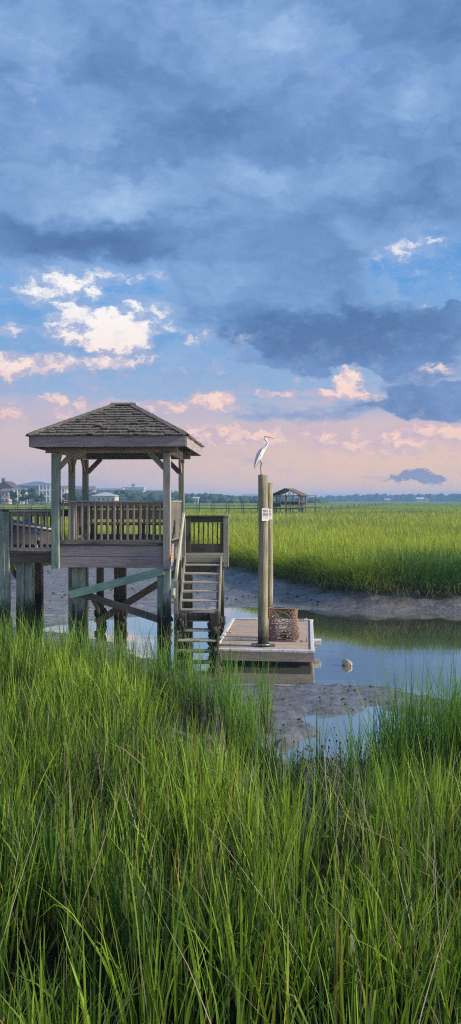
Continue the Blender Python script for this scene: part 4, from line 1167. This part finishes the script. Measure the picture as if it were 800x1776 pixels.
# ------------------------------------------------------------------ sky
SUN_AZ, SUN_EL = R(98), R(27)       # from the right, clockwise from the view direction
SKY = 2**-.55
def make_world():
    w = bpy.data.worlds.new('World'); bpy.context.scene.world = w; w.use_nodes = True
    n = NT(w.node_tree)
    tc = n.node('ShaderNodeTexCoord'); D = n.v('NORMALIZE', tc.outputs['Generated'])
    s = n.node('ShaderNodeSeparateXYZ'); n.l.new(D, s.inputs[0])
    az = n.m('ARCTAN2', s.outputs[0], s.outputs[1]); el = n.m('ARCSINE', s.outputs[2])
    cb = n.node('ShaderNodeCombineXYZ'); n.put(cb.inputs[0], az); n.put(cb.inputs[1], el)
    P0 = cb.outputs[0]
    def ae(x, y):
        a = math.atan((x-400)/F); return a, math.atan((868-y)/F*math.cos(a))
    def e_of(y): return math.atan((868-y)/F)
    # ragged edges: the coordinates are stirred by noise before the cloud masses are laid out
    st_ = n.v('MULTIPLY', P0, (1, 1.7, 1))
    w1 = n.noise(st_, 7, 3, .5, out=1); w2 = n.noise(st_, 26, 6, .62, out=1)
    Pw = n.v('ADD', P0, n.v('MULTIPLY', n.v('SUBTRACT', w1, (.5, .5, .5)), (.14, .075, 0)))
    Pw = n.v('ADD', Pw, n.v('MULTIPLY', n.v('SUBTRACT', w2, (.5, .5, .5)), (.075, .05, 0)))
    Pf = n.v('ADD', P0, n.v('MULTIPLY', n.v('SUBTRACT', n.noise(st_, 60, 5, .65, out=1), (.5, .5, .5)), (.034, .026, 0)))
    def blobs(P, L):
        acc = None
        for (x, y, rx, ry, wt) in L:
            a, e = ae(x, y); ia, ie = F/rx, F/ry
            v = n.v('MULTIPLY_ADD', P, (ia, ie, 0), (-a*ia, -e*ie, 0))
            q = n.v('DOT_PRODUCT', v, v)
            k = n.m('MULTIPLY_ADD', q, -wt, wt); k = n.m('MAXIMUM' if wt > 0 else 'MINIMUM', k, 0.0)
            acc = k if acc is None else n.m('ADD', acc, k)
        return acc
    # clear air between the clouds
    u = n.m('DIVIDE', n.m('MAXIMUM', el, 0.0), e_of(0))
    k = lambda y: e_of(y)/e_of(0)
    base = n.ramp(u, [(0, s2l(255, 212, 186)), (k(840), s2l(250, 203, 184)), (k(790), s2l(238, 200, 188)), (k(735), s2l(214, 194, 202)), (k(690), s2l(156, 184, 222)),
                      (k(610), s2l(122, 172, 224)), (k(500), s2l(98, 163, 228)), (k(350), s2l(92, 150, 218)), (1, s2l(96, 148, 216))])
    side = n.ss(az, R(-15), R(13))
    low = n.ss(el, e_of(700), e_of(840))
    base = n.mix(n.m('MULTIPLY', n.m('SUBTRACT', 1.0, side), n.m('MULTIPLY', low, .75)), base, s2l(200, 188, 200))
    base = n.mix(n.m('MULTIPLY', side, n.m('MULTIPLY', low, .7)), base, s2l(255, 208, 178))
    sky = n.node('ShaderNodeTexSky', sky_type='NISHITA', sun_disc=False); sky.sun_elevation = SUN_EL; sky.sun_rotation = SUN_AZ
    nish = n.v('SCALE', sky.outputs[0], scale=.09)
    base = n.mix(.15, base, nish)
    # soft pinkish veils low down
    vn = n.noise(n.v('MULTIPLY', P0, (5, 22, 1)), 1.0, 6, .6, .4)
    veil = n.m('MULTIPLY', n.ss(vn, .48, .72), n.m('MULTIPLY', n.ss(el, e_of(560), e_of(720)), .55))
    base = n.mix(veil, base, n.mix(side, s2l(190, 182, 208), s2l(232, 196, 190)))
    vd = n.noise(n.v('MULTIPLY', P0, (4, 20, 1)), 1.3, 5, .6, .2)
    base = n.mix(n.m('MULTIPLY', n.ss(vd, .52, .70), n.m('MULTIPLY', n.ss(el, e_of(600), e_of(740)), .4)), base, s2l(160, 163, 196))
    # sunlit heaps
    def billow(P, off):
        Q = n.v('ADD', P, off) if off else P
        b = n.noise(n.v('MULTIPLY', Q, (1, 1.35, 1)), 30, 8, .60, .15)
        return b
    CU = [(95, 512, 80, 40, .8), (165, 570, 110, 38, 1.3), (200, 592, 75, 26, 1.0), (240, 545, 90, 36, .95), (150, 492, 120, 26, .5), (18, 572, 45, 14, .8), (20, 634, 90, 28, .95), (140, 628, 110, 18, .75), (215, 610, 70, 34, .6), (110, 698, 140, 18, .6),
          (40, 722, 150, 14, .5), (388, 690, 34, 17, 1.3), (345, 693, 26, 12, 1.1), (310, 708, 120, 15, .8), (604, 655, 32, 28, 1.4), (580, 684, 60, 15, .95), (495, 682, 60, 9, .65), (640, 688, 50, 10, .4),
          (430, 750, 180, 24, .55), (620, 754, 180, 24, .62), (770, 748, 110, 15, 1.0), (660, 776, 200, 16, .55), (705, 425, 100, 40, .35), (690, 445, 60, 24, .2), (775, 640, 45, 13, .9), (390, 758, 120, 20, .5), (370, 580, 90, 20, .5), (120, 470, 200, 22, .45)]
    bl = blobs(Pf, CU)
    b0 = billow(Pf, None); b1 = billow(Pf, (R(.30), R(.50), 0)); b2 = n.noise(n.v('MULTIPLY', Pf, (1, 1.3, 1)), 95, 5, .6)
    dens = n.m('ADD', bl, n.m('ADD', n.m('MULTIPLY_ADD', b0, 2.1, -1.42), n.m('MULTIPLY_ADD', b2, .34, -.17)))
    alpha = n.ss(dens, -.50, .60)
    grad = n.m('ADD', n.m('MULTIPLY', n.m('SUBTRACT', b0, b1), 3.2), n.m('MULTIPLY_ADD', b2, .8, -.4))
    lit = n.ss(n.m('ADD', n.m('MULTIPLY', grad, .8), n.m('MULTIPLY', dens, .75)), .0, .80)
    hh_ = n.ss(el, e_of(520), e_of(740))
    hi = n.mix(hh_, s2l(255, 250, 248), s2l(254, 214, 198)); sh = n.mix(hh_, s2l(158, 182, 222), s2l(208, 184, 198))
    cuc = n.mix(lit, sh, hi)
    # the grey-blue deck
    DKb = [(560, 500, 330, 150, 1.3), (640, 590, 300, 62, 1.5), (720, 660, 190, 62, 1.2), (600, 716, 280, 25, 1.3), (780, 694, 180, 46, 1.2), (500, 640, 110, 30, .8), (350, 630, 110, 26, .75), (250, 632, 120, 22, .6), (90, 600, 190, 30, .75),
           (380, 520, 150, 90, .9), (725, 438, 140, 52, -2.6), (805, 485, 90, 46, -2.0), (250, 590, 90, 60, -.4), (70, 160, 70, 80, -1.0), (325, 15, 60, 60, -1.1), (595, 130, 60, 45, -1.0), (604, 650, 46, 34, -1.6), (560, 688, 110, 14, -1.1), (390, 688, 50, 20, -1.2)]
    db = blobs(Pw, DKb)
    up = n.ss(n.m('ADD', el, n.m('MULTIPLY', az, .05)), e_of(560), e_of(420))
    dn = n.noise(n.v('MULTIPLY', Pw, (1, 1.9, 1)), 6.5, 5, .52)
    dd = n.m('ADD', db, n.m('ADD', n.m('MULTIPLY_ADD', up, 1.8, -.55), n.m('MULTIPLY_ADD', dn, 2.0, -1.0)))
    da = n.ss(dd, -.25, 1.0)
    LT = [(420, 95, 190, 75, .55), (110, 330, 190, 55, .5), (480, 320, 260, 45, .45), (110, 240, 190, 45, .35), (600, 200, 150, 40, .2), (650, 385, 110, 40, .45), (680, 495, 90, 34, .30), (60, 60, 110, 50, .2), (740, 180, 120, 50, .25), (240, 480, 220, 30, .35),
          (120, 405, 260, 42, -.65), (700, 330, 170, 50, -.30), (640, 570, 260, 62, -.8), (360, 240, 200, 46, -.30), (690, 60, 190, 55, -.30), (440, 560, 120, 60, -.3), (620, 716, 220, 22, -.1), (200, 130, 110, 45, -.25), (720, 440, 50, 20, .3)]
    lb = blobs(Pw, LT)
    m1 = n.noise(n.v('MULTIPLY', Pw, (1, 2.2, 1)), 5, 8, .60, .3)
    m2 = n.noise(n.v('MULTIPLY', P0, (1, 1.7, 1)), 17, 7, .62, .5)
    f = n.m('ADD', n.m('MULTIPLY_ADD', m1, 1.45, -.20), n.m('ADD', n.m('MULTIPLY', lb, .70), n.m('MULTIPLY_ADD', m2, .42, -.21)))
    deck = n.ramp(f, [(0, s2l(84, 118, 168)), (.28, s2l(97, 133, 184)), (.52, s2l(114, 152, 202)), (.76, s2l(136, 172, 218)), (1, s2l(164, 195, 232))])
    deck = n.mix(n.m('MULTIPLY', n.ss(el, e_of(520), e_of(740)), .45), deck, s2l(122, 144, 192))
    thin = n.ss(dd, .85, -.0)
    deck = n.mix(n.m('MULTIPLY', thin, .65), deck, s2l(168, 192, 228))
    # pale wisps hanging in the gaps
    wi = n.m('MULTIPLY', n.ss(n.noise(n.v('MULTIPLY', Pw, (1, 2.6, 1)), 9, 8, .66, .6), .44, .70), n.ss(el, e_of(720), e_of(600)))
    base = n.mix(n.m('MULTIPLY', wi, .42), base, s2l(172, 196, 232))
    col = n.mix(alpha, base, cuc)
    col = n.mix(n.m('MULTIPLY', da, n.m('SUBTRACT', 1.0, n.m('MULTIPLY', n.m('MULTIPLY', alpha, n.ss(el, e_of(420), e_of(520))), .85))), col, deck)
    # one small dark cloud above the right horizon
    SM = blobs(Pf, [(706, 828, 30, 10, 1.1), (745, 831, 32, 11, 1.2), (724, 822, 28, 14, 1.2), (684, 831, 40, 4, .5)])
    col = n.mix(n.m('MULTIPLY', n.ss(n.m('ADD', SM, n.m('MULTIPLY_ADD', b0, 1.3, -.65)), .05, .80), .85), col, s2l(118, 136, 180))
    # sky behind the viewer, brightened and warmed as added fill for camera-facing sides
    back_fill = n.m('MULTIPLY', n.ss(s.outputs[1], .1, -.6), n.ss(el, R(75), R(15)))
    col = n.v('MULTIPLY', col, n.mix(back_fill, (1, 1, 1), (2.3, 1.9, 1.5)))
    # below the horizon
    col = n.mix(n.ss(el, .0, -.03), col, (.10, .12, .10))
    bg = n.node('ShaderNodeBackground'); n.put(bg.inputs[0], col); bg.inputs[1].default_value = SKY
    o = n.node('ShaderNodeOutputWorld'); n.l.new(bg.outputs[0], o.inputs[0])
    w.cycles.sampling_method = 'MANUAL'; w.cycles.sample_map_resolution = 512
make_world()

su = bpy.data.lights.new('sun', 'SUN'); su.energy = 4.8; su.angle = R(7); su.color = (1, .86, .66)
so = bpy.data.objects.new('sun', su); C.objects.link(so)
dirv = Vector((math.sin(SUN_AZ)*math.cos(SUN_EL), math.cos(SUN_AZ)*math.cos(SUN_EL), math.sin(SUN_EL)))
so.rotation_euler = dirv.to_track_quat('Z', 'Y').to_euler()

# ------------------------------------------------------------------ camera and colour
cam = bpy.data.cameras.new('camera'); co = bpy.data.objects.new('camera', cam); C.objects.link(co)
cam.sensor_fit = 'VERTICAL'; cam.sensor_height = 36; cam.lens = 36*F/1776; cam.shift_y = -20/1776
cam.clip_start = .1; cam.clip_end = 8000
co.location = (0, 0, H); co.rotation_euler = (R(90), 0, 0)
sc = bpy.context.scene; sc.camera = co
sc.render.engine = 'CYCLES'
sc.view_settings.view_transform = 'Standard'; sc.view_settings.look = 'None'; sc.view_settings.exposure = .55; sc.view_settings.gamma = 1
sc.cycles.use_denoising = False; sc.cycles.filter_width = 1.15
sc.cycles.max_bounces = 6; sc.cycles.diffuse_bounces = 3; sc.cycles.glossy_bounces = 3; sc.cycles.transmission_bounces = 3; sc.cycles.volume_bounces = 0; sc.cycles.transparent_max_bounces = 8
